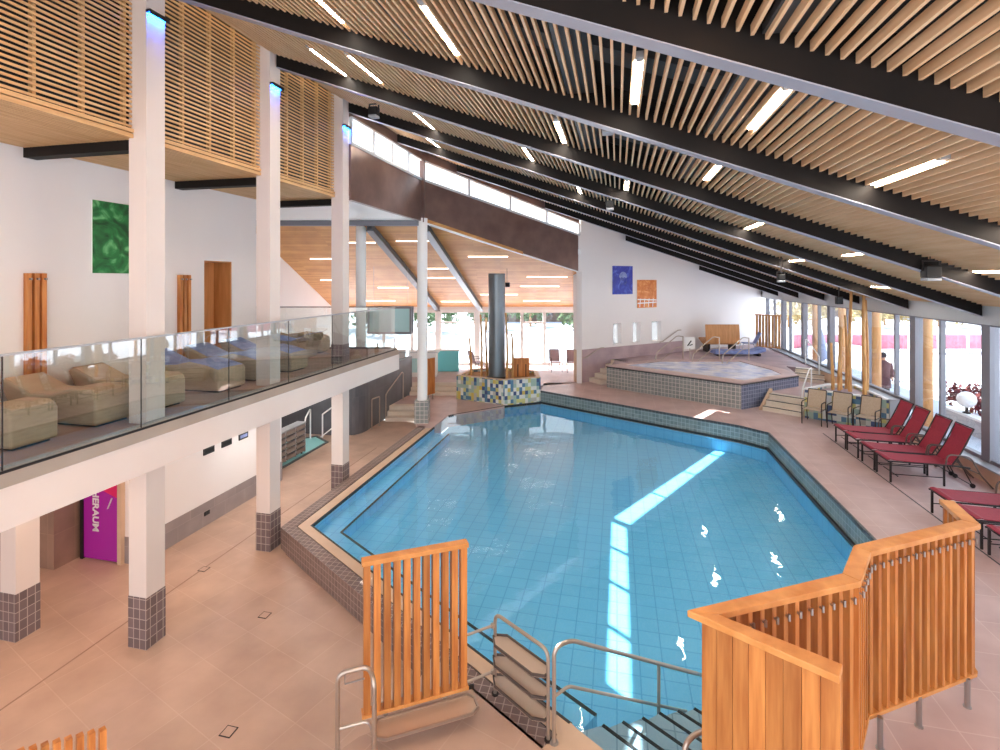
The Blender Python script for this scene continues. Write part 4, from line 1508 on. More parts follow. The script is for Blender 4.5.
# ---- red sun loungers
def make_sling_lounger(label, loc):
    t = thing('sun_lounger', label, 'sun lounger', loc)
    h = .42
    wd = .29
    m = MB()
    secs = []
    for x, z in [(0, h + .03), (.06, h + .045), (.12, h + .03), (.5, h + .012), (1.0, h + .008), (1.16, h + .02)]:
        secs.append([(x, -wd + .02, z), (x, wd - .02, z), (x, wd - .02, z + .012), (x, -wd + .02, z + .012)])
    m.loft(secs).build('seat_sling', 'red_sling', t)
    m = MB()
    secs = []
    for x, z in [(1.17, h + .03), (1.30, h + .27), (1.40, h + .46), (1.50, h + .72), (1.49, h + .76)]:
        secs.append([(x, -wd + .02, z), (x, wd - .02, z), (x + .014, wd - .02, z), (x + .014, -wd + .02, z)])
    m.loft(secs).build('back_sling', 'red_sling', t)
    m = MB()
    for s_ in (-1, 1):
        m.tube([(0.0, s_ * wd, h + .0), (.12, s_ * wd, h + .012), (1.2, s_ * wd, h + .005), (1.45, s_ * wd, h - .02)], .016, 8)
    m.tube([(0.02, -wd, h + .0), (0.02, wd, h + .0)], .014, 8)
    m.tube([(.18, -wd, .13), (.18, wd, .13)], .01, 6)
    for s_ in (-1, 1):
        m.tube([(.05, s_ * wd, .17), (1.0, s_ * wd, .17)], .009, 6)
    m.build('side_frame', 'dark_metal', t, smooth=True)
    m = MB()
    for s_ in (-1, 1):
        m.tube([(1.15, s_ * (wd - .012), h + .02), (1.30, s_ * (wd - .012), h + .27), (1.52, s_ * (wd - .012), h + .77)], .013, 8)
    m.tube([(1.52, -wd + .01, h + .77), (1.52, wd - .01, h + .77)], .013, 8)
    m.build('back_frame', 'dark_metal', t, smooth=True)
    for x in (.05, 1.0):
        for s_ in (-1, 1):
            MB().bar((x, s_ * wd, 0), (x, s_ * wd, h + .01), .03, .03, upv=(1, 0, 0)).build('leg', 'dark_metal', t)
    for s_ in (-1, 1):
        m = MB().tube(fillet([(1.02, s_ * (wd + .01), h), (1.05, s_ * (wd + .02), h + .24), (1.45, s_ * (wd + .02), h + .21), (1.62, s_ * (wd + .01), h - .14), (1.84, s_ * wd, .02)], .1), .015, 8)
        m.tube([(1.35, s_ * wd, h - .01), (1.62, s_ * wd, h - .13)], .01, 6)
        m.build('armrest', 'bronze_metal', t, smooth=True)
    m = MB()
    for s_ in (-1, 1):
        m.tube([(1.50, s_ * (wd - .03), .045), (1.50, s_ * (wd + .0), .045)], .045, 12)
    m.tube([(1.50, -wd, .045), (1.50, wd, .045)], .01, 6)
    for s_ in (-1, 1):
        m.tube([(1.50, s_ * (wd - .015), .045), (1.33, s_ * (wd - .015), h - .02)], .011, 6)
    m.build('wheels', 'dark_metal', t)
    return t


LL = [(12.43, 'red sun lounger with raised back, nearest of the row of four by the window'),
      (13.11, 'red sun lounger with raised back, second nearest of the row of four by the window'),
      (13.90, 'red sun lounger with raised back, third of the row of four by the window'),
      (14.57, 'red sun lounger farthest away, next to the beige chairs'),
      (10.42, 'red sun lounger cut by the right picture edge, nearest beyond the timber screen gap'),
      (9.72, 'red sun lounger at the right picture edge, directly behind the big timber screen end'),
      (8.97, 'red sun lounger of which only the foot corner shows at the right picture edge')]
l0 = None
for y, lab in LL:
    if l0 is None:
        l0 = make_sling_lounger(lab, (5.49, y, .803))
    else:
        dup(l0, (5.49, y, .803), 0, lab)


# ---- chairs
def make_chair(label, loc, rz, sling, frame, hb=.92):
    t = thing('armchair', label, 'chair', loc, rz)
    w_, d_ = .25, .25
    MB().hexa([(-w_ + .02, -d_, .43), (w_ - .02, -d_, .43), (w_ - .02, d_, .40), (-w_ + .02, d_, .40)], [(-w_ + .02, -d_, .445), (w_ - .02, -d_, .445), (w_ - .02, d_, .415), (-w_ + .02, d_, .415)]).build('seat', sling, t, bevel=.004)
    MB().hexa([(-w_ + .02, d_, .42), (w_ - .02, d_, .42), (w_ - .02, d_ + .015, .42), (-w_ + .02, d_ + .015, .42)], [(-w_ + .03, d_ + .14, hb), (w_ - .03, d_ + .14, hb), (w_ - .03, d_ + .155, hb), (-w_ + .03, d_ + .155, hb)]).build('backrest', sling, t, bevel=.004)
    for s_ in (-1, 1):
        MB().tube([(s_ * w_, -d_ + .02, 0), (s_ * w_, -d_ - .0, .63)], .014, 8).build('leg', frame, t)
        MB().tube([(s_ * w_, d_ + .10, 0), (s_ * w_, d_ - .0, .42)], .014, 8).build('leg', frame, t)
        MB().tube(fillet([(s_ * w_, -d_, .62), (s_ * w_, -d_ + .05, .65), (s_ * w_, d_ + .05, .63)], .03), .014, 8).build('armrest', frame, t)
    m = MB()
    for s_ in (-1, 1):
        m.tube([(s_ * (w_ - .01), -d_, .43), (s_ * (w_ - .01), d_, .41), (s_ * (w_ - .02), d_ + .155, hb + .01)], .013, 8)
    m.tube([(-w_ + .02, d_ + .155, hb + .01), (w_ - .02, d_ + .155, hb + .01)], .013, 8)
    m.build('frame', frame, t, smooth=True)
    return t


RZ = math.radians(-32)
ch = make_chair('beige sling armchair at the left end of the tiled bamboo planter', (5.62, 16.62, .8), RZ, 'beige_sling', 'dark_metal')
dup(ch, (6.17, 16.30, .8), RZ, 'middle of the three beige sling armchairs before the bamboo planter')
dup(ch, (6.72, 15.97, .8), RZ - .1, 'beige sling armchair at the right end of the bamboo planter, beside the farthest red lounger')
ch = make_chair('slim chair by the rear glazing, left of two, near the blue picture wall', (-2.75, 23.45, .8), YAW + .1, 'mauve_tile', 'dark_metal', .95)
dup(ch, (-1.98, 23.5, .8), YAW, 'slim chair by the rear glazing half hidden by the white wall corner')
dup(ch, (-6.25, 22.6, .8), YAW + 2.2, 'chair behind the mosaic planter, seen left of the grey duct')

# ---- mosaic planter with grey ventilation tower
mp_ = W(thing('mosaic_planter', 'low planter tiled in green, blue and yellow mosaic at the far pool edge', 'planter', (-4.4, 19, .4)))
PP = [(-6.05, 18.85), (-4.08, 18.33), (-2.82, 19.17), (-3.15, 20.5), (-4.6, 20.95), (-5.9, 20.3)]
cen = Vector((-4.4, 19.6))
m = MB()
for k in range(6):
    a, b = Vector(PP[k]), Vector(PP[(k + 1) % 6])
    ia, ib = a + (cen - a).normalized() * .16, b + (cen - b).normalized() * .16
    m.prism([a, b, ib, ia], .0, 1.31)
m.build('mosaic_wall', 'mosaic', mp_)
m = MB()
for k in range(6):
    a, b = Vector(PP[k]), Vector(PP[(k + 1) % 6])
    ia, ib = a + (cen - a).normalized() * .18, b + (cen - b).normalized() * .18
    m.prism([a, b, ib, ia], 1.305, 1.33)
m.build('rim', 'lip_sand', mp_)
MB().prism([Vector(p) + (cen - Vector(p)).normalized() * .12 for p in PP], .6, 1.22).build('soil', 'bark', mp_)
t = W(thing('ventilation_tower', 'tall grey metal duct tower rising from the mosaic planter', 'duct', (-4.52, 19.15, 1.2)))
MB().lathe((-4.52, 19.15, 1.2), [(.325, 0), (.325, 3.98), (.325, 4.03), (.31, 4.05), (.28, 4.05), (.28, 3.9)], 32).build('tube', 'aluminium', t, smooth=True)
base('duct_steel', (120, 128, 134), 0.32, 0.7)
t.children[0].data.materials[0] = MATS['duct_steel']
MB().lathe((-4.52, 19.15, 1.2), [(.38, .02), (.38, .08), (.33, .10)], 32).build('foot_collar', 'dark_metal', t, smooth=True)


def pole(label, x, y, z0, h, r=.045, bend=.05, mat='bamboo', nm='timber_pole', cat='pole', tilt=(0, 0)):
    n = 12
    pts, rs = [], []
    ph = random.random() * 6
    for k in range(n + 1):
        f = k / n
        pts.append((x + bend * math.sin(3 * f + ph) * f + tilt[0] * f, y + bend * math.cos(2.6 * f + ph) * f + tilt[1] * f, z0 + h * f))
        rs.append(r * (1 - .3 * f) * (1.12 if k % 3 == 0 else 1))
    o_ = MB().tube(pts, rs, 10).build(nm, mat, None, smooth=True)
    return mark(o_, label, cat)


for x, y, h, lab in [(-5.66, 19.5, 1.55, 'thin timber pole in the mosaic planter, leftmost and apart from the others'), (-5.17, 19.28, 2.5, 'tall timber pole just left of the grey duct tower'), (-4.98, 19.4, 2.05, 'timber pole touching the left side of the grey duct tower'),
                     (-4.08, 18.95, 2.6, 'tall timber pole just right of the grey duct tower'), (-3.92, 19.2, 1.8, 'shorter timber pole right of the grey duct tower')]:
    pole(lab, x, y, 1.15, h, .05)
t = W(thing('timber_bench_back', 'reddish timber panel inside the mosaic planter right of the duct', 'panel', (-3.6, 19.3, 1.2)))
MB().prism([(-3.95, 19.55), (-3.35, 19.75), (-3.37, 19.80), (-3.97, 19.60)], 1.2, 1.95).build('board', 'cedar', t, bevel=.004)
MB().prism([(-3.80, 19.60), (-3.76, 19.61), (-3.78, 19.7), (-3.82, 19.69)], 1.15, 1.7).prism([(-3.50, 19.70), (-3.46, 19.71), (-3.48, 19.8), (-3.52, 19.79)], 1.15, 1.7).build('support', 'dark_metal', t)

# ---- planter with bamboo poles at the window
pl = W(thing('tiled_planter', 'mosaic tiled planter with bamboo poles beside the window wall', 'planter', (6.6, 17.2, .8)))
PQ = [(5.57, 17.25), (7.36, 16.22), (7.36, 18.25), (6.55, 18.2)]
m = MB()
cq = Vector((6.75, 17.5))
for k in range(4):
    a, b = Vector(PQ[k]), Vector(PQ[(k + 1) % 4])
    m.prism([a, b, b + (cq - b).normalized() * .14, a + (cq - a).normalized() * .14], .8, 1.66)
m.build('mosaic_wall', 'mosaic', pl)
m = MB()
for k in range(4):
    a, b = Vector(PQ[k]), Vector(PQ[(k + 1) % 4])
    m.prism([a - (cq - a).normalized() * .03, b - (cq - b).normalized() * .03, b + (cq - b).normalized() * .16, a + (cq - a).normalized() * .16], 1.66, 1.70)
m.build('rim', 'white_gloss', pl)
MB().prism([Vector(p) + (cq - Vector(p)).normalized() * .1 for p in PQ], 1.3, 1.60).build('gravel', 'mauve_tile', pl)
for x, y, h, r, lab in [(6.52, 17.72, 1.55, .05, 'short bamboo pole at the left of the window planter'), (6.66, 17.62, 2.05, .05, 'second bamboo pole from the left in the window planter'), (6.78, 17.80, 2.0, .045, 'third bamboo pole from the left in the window planter'),
                        (6.93, 17.55, 3.2, .055, 'tall wavy bamboo pole in the left bunch of the window planter, reaching the ceiling'), (6.98, 17.95, 2.4, .045, 'slender bamboo pole behind the tall wavy one'),
                        (7.18, 17.2, 3.2, .06, 'tall straight bamboo pole at the right of the window planter, reaching the ceiling'), (7.30, 17.35, 2.9, .045, 'rightmost bamboo pole of the window planter, close to the glass')]:
    pole(lab, x, y, 1.5, h, r, .05, 'bamboo', 'bamboo_pole', 'pole')
rail_frame('stair_handrail', 'white tubular handrail beside the three steps at the bamboo planter', [((6.35, 19.0, 1.25), (6.35, 19.0, 2.05)), ], [(6.35, 19.0, 2.05), (6.15, 18.6, 2.06), (5.75, 17.95, 1.55), (5.72, 17.9, 1.2)])
rail_frame('stair_handrail', 'white tubular handrail in front of the window behind the bamboo planter', [((7.28, 21.0, 1.25), (7.28, 21.0, 2.2)), ((7.28, 22.4, 1.65), (7.28, 22.4, 2.65))], [(7.28, 21.0, 2.15), (7.28, 21.1, 2.22), (7.28, 22.3, 2.68), (7.28, 22.4, 2.6)])

# ---- foot bath under the balcony
fb = W(thing('foot_bath', 'shallow turquoise foot bath set in the floor under the balcony', 'basin', (-9.5, 13.3, 0)))
base('turquoise', (150, 215, 218), 0.3)
FBP = [(-8.66, 11.6), (-8.69, 14.1), (-9.35, 14.55), (-10.6, 13.2), (-10.6, 11.6)]
MB().prism(FBP, .004, .010).build('basin', 'turquoise', fb)
m = MB()
for k in range(5):
    a, b = FBP[k], FBP[(k + 1) % 5]
    m.bar((*a, .012), (*b, .012), .07, .03, ext=.03)
m.build('rim', 'dark_tile', fb)
fs = W(thing('shoe_rack', 'grey open rack with rows of compartments beside the foot bath', 'rack', (-8.85, 12.6, 0)))
m = MB()
for k in range(4):
    y = 11.7 + .44 * k
    m.box(-8.98, y - .015, .08, -8.72, y + .015, .92)
m.box(-8.99, 11.68, .9, -8.71, 13.05, .93)
m.build('frame', 'aluminium', fs)
base('rack_brown', (120, 106, 98), .5)
for r in range(5):
    for k in range(3):
        m = MB()
        z, y0_ = .12 + .165 * r, 11.72 + .44 * k
        m.hexa([(-8.96, y0_, z), (-8.70, y0_, z), (-8.70, y0_ + .40, z), (-8.96, y0_ + .40, z)], [(-8.96, y0_, z + .02), (-8.72, y0_, z + .095), (-8.72, y0_ + .40, z + .095), (-8.96, y0_ + .40, z + .02)])
        m.build('compartment', 'rack_brown', fs)
for y in (11.72, 13.03):
    MB().box(-8.87, y - .015, 0, -8.83, y + .015, .1).build('foot', 'dark_metal', fs)
rail_frame('bath_handrail', 'white bent handrail rising behind the rack at the foot bath', [((-9.4, 14.3, 0), (-9.4, 14.3, .92))], [(-9.4, 14.3, .90), (-9.35, 14.2, .96), (-8.9, 13.3, .96), (-8.75, 13.05, .93)], None, 'white_gloss', .024)
rail_frame('bath_handrail', 'white sloping double handrail at the far side of the foot bath', [((-9.1, 14.5, 0), (-9.1, 14.5, .75))], [(-9.1, 14.5, .74), (-9.05, 14.52, .78), (-8.5, 15.0, 1.25), (-8.42, 15.0, 1.25)], [[(-9.1, 14.4, .05), (-8.6, 14.85, .5), (-8.5, 14.86, .52)]], 'white_gloss', .024)
rail_frame('stair_handrail', 'steel handrail at the foot of the pale steps by the dark tiled wall', [((-7.98, 16.7, 0), (-7.98, 16.7, .95)), ((-7.98, 18.2, .4), (-7.98, 18.2, 1.45))], [(-7.98, 16.7, .90), (-7.98, 16.8, 1.0), (-7.98, 18.1, 1.5), (-7.98, 18.2, 1.42)], None, 'satin_steel', .022)
t = W(thing('stair_gate_tube', 'round steel bollard at the rounded corner of the dark tiled wall', 'bollard', (-8.0, 15.9, 0)))
MB().tube(fillet([(-8.02, 15.72, 0), (-8.02, 15.72, 1.0), (-7.95, 16.15, 1.0), (-7.95, 16.15, 0)], .05), .02, 10).build('bow', 'satin_steel', t, smooth=True)
MB().lathe((-8.02, 15.72, 0), [(.045, 0), (.045, .012), (.022, .014)], 12).lathe((-7.95, 16.15, 0), [(.045, 0), (.045, .012), (.022, .014)], 12).build('foot_flange', 'steel', t)

# ---- entrance area behind the balcony
ct = W(thing('reception_counter', 'white counter with turquoise glass front at the back left of the entrance', 'counter', wf(-4.0, 22.4, .8)))
MB().prism([wf(-5.0, 22.1), wf(-2.75, 22.1), wf(-2.75, 22.6), wf(-5.0, 22.6)], .8, 1.85).build('body', 'white_gloss', ct)
MB().prism([wf(-5.1, 22.0), wf(-2.65, 22.0), wf(-2.65, 22.7), wf(-5.1, 22.7)], 1.85, 1.90).build('top', 'header_grey', ct, bevel=.01)
base('turquoise_glass', (190, 232, 236), 0.1)
MB().prism([wf(-4.6, 22.06), wf(-3.1, 22.06), wf(-3.1, 22.09), wf(-4.6, 22.09)], 1.0, 1.6).build('glass_front', 'turquoise_glass', ct)
hc = W(thing('hanging_display_case', 'grey framed glass case hanging above the white counter', 'cabinet', wf(-4.5, 20.2, 3.0)))
a0, a1 = -5.15, -3.5
m = MB()
for z in (2.92, 3.92):
    m.bar(wf(a0, 20.2, z), wf(a1, 20.2, z), .5, .08)
for a in (a0, a1):
    m.bar(wf(a, 20.0, 2.9), wf(a, 20.0, 3.95), .08, .08, upv=wf(1, 0, 0))
    m.bar(wf(a, 20.42, 2.9), wf(a, 20.42, 3.95), .08, .08, upv=wf(1, 0, 0))
m.build('frame', 'window_grey', hc)
MB().prism([wf(a0 + .04, 19.98), wf(a1 - .04, 19.98), wf(a1 - .04, 20.0), wf(a0 + .04, 20.0)], 2.96, 3.88).build('glass_front', 'turquoise_glass', hc)
for a in (a0 + .15, a1 - .15):
    MB().tube([wf(a, 20.2, 3.9), wf(a, 20.2, wing_z(*wf(a, 20.2)) + .02)], .006, 6).build('hanger', 'steel', hc)
gs = W(thing('glass_screen', 'clear glass guard screen along the upper edge of the dark tiled wall', 'screen', (-8.2, 18, 1.9)))
MB().box(-8.21, 16.5, 1.9, -8.19, 19.3, 2.75).build('pane', 'rail_glass', gs)
for y in (16.5, 17.9, 19.3):
    MB().box(-8.22, y - .02, 1.9, -8.18, y + .02, 2.78).build('post', 'steel', gs)
dsk = W(thing('display_stand', 'small white stand with turquoise panel behind the reception counter', 'stand', wf(-1.9, 23.6, .8)))
MB().prism([wf(-3.0, 23.4), wf(-1.9, 23.4), wf(-1.9, 23.7), wf(-3.0, 23.7)], .8, 1.75).build('body', 'cyan_plastic', dsk, bevel=.02)
MB().prism([wf(-3.05, 23.35), wf(-1.85, 23.35), wf(-1.85, 23.75), wf(-3.05, 23.75)], 1.75, 1.8).build('top', 'white_gloss', dsk)
sp = W(thing('ceiling_speaker', 'small black loudspeaker hanging in the entrance right of the duct top', 'speaker', wf(.45, 20.4, 5.2)))
q = wf(.28, 20.4)
MB().box(q[0] - .11, q[1] - .09, 4.72, q[0] + .11, q[1] + .09, 4.90).build('body', 'black', sp, bevel=.02)
MB().tube([(q[0], q[1], 4.88), (q[0], q[1], wing_z(*q) + .01)], .008, 8).build('stem', 'black', sp)

# ---- strip lights in the slatted ceiling
STRIPS = [(-3.33, 5.35, .85), (-1.81, 5.30, 1.12), (-4.75, 8.05, 1.1), (-4.04, 7.68, 1.1), (.24, 5.4, 1.15), (1.39, 5.25, 1.12), (-.91, 8.23, 1.2), (-1.84, 11.14, 1.15), (2.855, 6.22, 1.2), (1.36, 8.1, 1.0), (.19, 11.13, 1.0),
          (-4.1, 10.9, 1.15), (-4.9, 13.3, 1.2), (2.77, 11.8, 1.2), (4.5, 11.2, 1.0), (4.56, 14.6, 1.2), (6.45, 14.6, 1.0), (5.63, 9.4, 1.1),
          (-4.2, 0.2, 1.2), (-1, 0.2, 1.2), (2, .2, 1.2), (-4.5, 2.8, 1.2), (-2.8, 2.6, 1.2), (.8, 2.6, 1.2), (4.2, 2.6, 1.2), (4.3, 6.9, 1.1), (-1.0, 14.3, 1.1), (1.8, 15.2, 1.1), (3.2, 18.2, 1.1), (5.2, 18.6, 1.1), (6.2, 21.5, 1.1), (3.4, 21.9, 1.1)]


def k_of(x, y):
    return min(range(-6, 9), key=lambda k: abs(beam_y(k, x) - y))


ORD = ['first', 'second', 'third', 'fourth', 'fifth', 'sixth', 'seventh', 'eighth', 'ninth', 'tenth', 'eleventh', 'twelfth', 'thirteenth', 'fourteenth']


def view_u(x, y):
    return 500 + 510 * (x * CT + y * ST) / max(.01, -x * ST + y * CT)


def bay_of(x, y):
    return min(range(-6, 9), key=lambda kk: abs((beam_y(kk, x) + beam_y(kk + 1, x)) / 2 - y))


STRIPS.sort(key=lambda q: view_u(q[0], q[1]))
bay_n = {}
for x, y, L in STRIPS:
    kb = bay_of(x, y)
    if kb <= -5 or y < 4:
        lab = 'unseen warm strip light added in the slatted ceiling above and behind the viewpoint'  # added out of view to warm the foreground floor
    else:
        bay_n[kb] = bay_n.get(kb, 0) + 1
        lab = 'bright strip light in the %s slat bay from the camera, %s from the left' % (ORD[kb + 4], ORD[bay_n[kb] - 1])
    # keep clear of the beams: slide along the slat bay
    k = math.floor(min((kk for kk in range(-6, 9)), key=lambda kk: abs((beam_y(kk, x) + beam_y(kk + 1, x)) / 2 - y)))
    lo, hi = beam_y(k, x) + .16, beam_y(k + 1, x) - .16
    y0 = min(max(y - L / 2, lo), hi - L)
    y1 = y0 + L
    # between two slats
    x = -6.22 + .098 * (round((x + 6.22) / .098 - .5) + .5)
    z = zb(x) + .225
    t = W(thing('ceiling_strip_light', lab, 'ceiling light', (x, (y0 + y1) / 2, z), 0, 'strip lights in the slatted ceiling'))
    MB().box(x - .034, y0, z, x + .034, y1, z + .03).build('diffuser', 'warm_fill_strip' if y < 3.6 else 'strip_light', t)
    hs = MB().box(x - .034, y0, z + .032, x + .034, y1, z + .09).build('housing', 'duct_grey', t)
    MB().box(x - .034, y0 - .10, z - .002, x + .034, y0 - .003, z + .06).build('end_cap', 'aluminium', hs)


# ---- projector spotlights hanging from the beams
def spot(label, x, y, z, w_=.16):
    t = W(thing('ceiling_floodlight', label, 'floodlight', (x, y, z)))
    MB().box(x - w_, y - w_ * .9, z - w_, x + w_, y + w_ * .9, z + w_ * .8).build('housing', 'black', t, bevel=.02)
    MB().box(x - w_ * .9, y - w_ * .95, z - w_ - .05, x + w_ * .9, y + w_ * .95, z - w_).build('lens_hood', 'aluminium', t, bevel=.01)
    m = MB()
    for s_ in (-1, 1):
        m.bar((x + s_ * w_ * 1.08, y, z), (x + s_ * w_ * 1.08, y, z + w_ * 1.5), .02, .03, upv=(0, 1, 0))
    m.bar((x - w_ * 1.12, y, z + w_ * 1.5), (x + w_ * 1.12, y, z + w_ * 1.5), .04, .02)
    m.bar((x, y, z + w_ * 1.5), (x, y, zb(x) + .26), .03, .03, upv=(0, 1, 0))
    m.build('bracket', 'dark_metal', t)


def on_ray(u, v, y):
    """point of the sight line through a pixel of the 1000 x 750 photograph, at hall depth y"""
    a = (u - 500) / 510
    dx, dy, dz = a * CT - ST, a * ST + CT, (280 - v) / 510
    t = y / dy
    return dx * t, y, EYE + dz * t


for (u, v, y, w_, lab) in ((608, 124, 7.2, .09, 'dark floodlight hanging from a roof beam at the top centre of the hall'), (374, 111, 10.2, .10, 'black floodlight hanging under the roof beside the farthest tall column'), (931, 271, 9.6, .11, 'grey floodlight hanging from a roof beam above the red loungers'),
                           (781, 277, 14.8, .09, 'small floodlight hanging from a roof beam near the hot tub'), (610, 204, 11.9, .09, 'small square floodlight on a roof beam in the middle of the ceiling')):
    x, y, z = on_ray(u, v, y)
    spot(lab, x, y, z, w_)
x, y, z = on_ray(839, 300, 16.3)
t = W(thing('ceiling_speaker', 'small dark loudspeaker at the window head left of the bamboo poles', 'speaker', (x, y, z)))
MB().box(x - .08, y - .08, z - .12, x + .08, y + .08, z + .1).build('body', 'black', t, bevel=.01)
MB().bar((x, y, z + .08), (x, y, zb(x) + .25), .03, .03, upv=(0, 1, 0)).build('stem', 'dark_metal', t)

# unseen downlights added under the balcony to light the undercroft
for x, y in ((-7.3, 3.0), (-7.3, 5.2), (-7.3, 7.1), (-7.3, 9.8), (-7.3, 12.2), (-9.8, 5.0), (-9.6, 12.8), (-9.0, 9.0)):
    if y == 9.0:
        continue
    t = W(thing('downlight', 'unseen round downlight added in the ceiling under the balcony', 'ceiling light', (x, y, 2.45), 0, 'added downlights under the balcony'))
    MB().lathe((x, y, 2.44), [(.10, 0), (.11, .02)], 20).build('diffuser', 'fill_down_light' if y < 8 else 'fill_down_light_cool', t)
    MB().lathe((x, y, 2.447), [(.135, 0), (.135, .012)], 20).build('trim_ring', 'white_gloss', t)

# ================================================================== OUTSIDE
sn = MB()
nx, ny = 40, 50
for i in range(nx + 1):
    for j in range(ny + 1):
        x = 8.1 + (i / nx) ** 1.6 * 95
        y = -20 + j / ny * 190
        h = .72 + .45 * math.exp(-((x - 12.5) / 2.0) ** 2) * (1 if y < 40 else .3) + .25 * mnoise.noise((x * .12, y * .12, 1)) * min(1, (x - 8.1) / 6)
        sn.v.append((x, y, h))
for i in range(nx):
    for j in range(ny):
        a = i * (ny + 1) + j
        sn.f.append([a, a + ny + 1, a + ny + 2, a + 1])
mark(sn.build('snow_field', 'snow', None, smooth=True), kind='structure')
sn2 = MB()
for (a0, a1, d0, d1_) in ((-70, 4.3, 26.3, 160),):
    q = [wf(a0, d0), wf(a1, d0), (7.95, 30.4), (8.1, 60), (8.1, 170), wf(-70, 160)]
    sn2.prism(q, .3, .72)
mark(sn2.build('snow_field', 'snow'), kind='structure')

for k, (x, y, r) in enumerate([(8.55, 16.75, .13), (8.6, 19.8, .155), (8.65, 22.6, .14), (8.65, 25.3, .16), (8.55, 13.6, .13)]):
    labs = ['round timber veranda post outside the window, left of the globe lamp', 'thick timber veranda post outside, beside the standing person', 'slim timber veranda post outside behind the bamboo bunch',
            'thick timber veranda post outside behind the white handrail', 'round timber veranda post outside at the right picture edge']
    t = W(thing('veranda_post', labs[k], 'post', (x, y, .7)))
    MB().lathe((x, y, .85), [(r, 0), (r * .97, 1.5), (r * .95, 3.6)], 20).build('trunk', 'post_timber', t, smooth=True)
    MB().lathe((x, y, .6), [(r * 1.3, 0), (r * 1.3, .25), (r * 1.05, .28)], 16).build('base', 'concrete', t)
wlg = W(thing('garden_wall', 'low pale concrete wall with white capping outside behind the loungers', 'wall', (9.5, 15, .6)))
MB().box(9.42, 12.5, .5, 9.62, 17.6, 1.22).build('body', 'concrete', wlg)
MB().box(9.38, 12.45, 1.22, 9.66, 17.65, 1.28).build('capping', 'white_gloss', wlg)


def clump(name, label, cat, x, y, z, rx, rz_, mat, n=40, trunk=None, group=None, seed=0):
    rnd = random.Random(seed)
    t = W(thing(name, label, cat, (x, y, z), 0, group))
    m = MB()
    for k in range(n):
        th, ph = rnd.random() * 2 * PI, math.acos(rnd.uniform(-.2, 1))
        rr = rnd.uniform(.55, 1)
        px, py, pz = x + rx * rr * math.sin(ph) * math.cos(th), y + rx * rr * math.sin(ph) * math.sin(th), z + rz_ * (.35 + .6 * rr * math.cos(ph))
        s_ = rx * rnd.uniform(.16, .3)
        for q in range(10):
            c = Vector((px, py, pz)) + Vector((rnd.uniform(-1, 1), rnd.uniform(-1, 1), rnd.uniform(-1, 1))) * s_
            u_ = Vector((rnd.uniform(-1, 1), rnd.uniform(-1, 1), rnd.uniform(-1, 1))).normalized() * s_ * .55
            w_ = u_.cross(Vector((rnd.uniform(-1, 1), rnd.uniform(-1, 1), .3))).normalized() * s_ * .3
            m.poly([c - u_, c + w_, c + u_, c - w_])
    m.build('foliage', mat, t)
    MB().tube([(x, y, z - .1), (x + .02, y, z + rz_ * .7)], [max(.02, rx * .07), max(.01, rx * .03)], 8).build('stem', 'bark', t)
    return t


for k, (x, y) in enumerate([(10.5, 14.2), (10.5, 15.6), (10.5, 17.0), (10.6, 18.5)]):
    clump('garden_shrub', 'dark red bare shrub outside above the low wall, ' + ['nearest', 'second', 'third', 'farthest'][k] + ' of the bed', 'shrub', x, y, 1.0, .62, .85, 'shrub_red', 55, seed=k)
gl = W(thing('globe_lamp', 'white globe garden lamp outside above the low wall', 'lamp', (9.62, 16.85, 1.28)))
m = MB().lathe((9.52, 16.8, 1.44), [(.03, 0), (.12, .03), (.20, .11), (.225, .22), (.20, .33), (.12, .41), (.03, .44)], 20)
m.build('globe', 'white_gloss', gl, smooth=True)
MB().lathe((9.52, 16.8, 1.28), [(.09, 0), (.09, .03), (.04, .05), (.04, .18)], 14).build('stand', 'dark_metal', gl)
# closed parasol
pa_ = W(thing('closed_parasol', 'closed bluish parasol outside the far window', 'parasol', (9.1, 25.9, .7)))
MB().lathe((9.1, 25.9, .7), [(.05, .6), (.22, .75), (.17, 1.2), (.09, 1.75), (.02, 2.0)], 14).build('folded_cloth', 'parasol_cloth', pa_, smooth=True)
MB().tube([(9.1, 25.9, .65), (9.1, 25.9, 2.75)], .025, 8).build('mast', 'aluminium', pa_)
MB().lathe((9.1, 25.9, .68), [(.3, 0), (.3, .07), (.06, .1)], 16).build('foot', 'concrete', pa_)
# person standing outside
pe = thing('person', 'person in a dark reddish coat standing outside behind the window', 'person', (9.02, 20.25, .72))
mv = [(0, 0, .92), (0, 0, 1.15), (0, 0, 1.38), (0, 0, 1.48), (0, -.01, 1.60), (0, -.01, 1.70), (.10, 0, .86), (.11, .01, .48), (.11, .03, .06), (.11, -.12, .03), (-.10, 0, .86), (-.11, 0, .48), (-.11, .03, .06), (-.11, -.12, .03),
      (.18, 0, 1.38), (.25, .02, 1.12), (.22, -.10, .90), (.21, -.15, .80), (-.18, 0, 1.38), (-.25, .02, 1.12), (-.22, -.10, .90), (-.21, -.15, .80)]
me_ = [(0, 1), (1, 2), (2, 3), (3, 4), (4, 5), (0, 6), (6, 7), (7, 8), (8, 9), (0, 10), (10, 11), (11, 12), (12, 13), (2, 14), (14, 15), (15, 16), (16, 17), (2, 18), (18, 19), (19, 20), (20, 21)]
mr = [.14, .13, .15, .055, .085, .075, .09, .065, .045, .035, .09, .065, .045, .035, .07, .05, .04, .03, .07, .05, .04, .03]


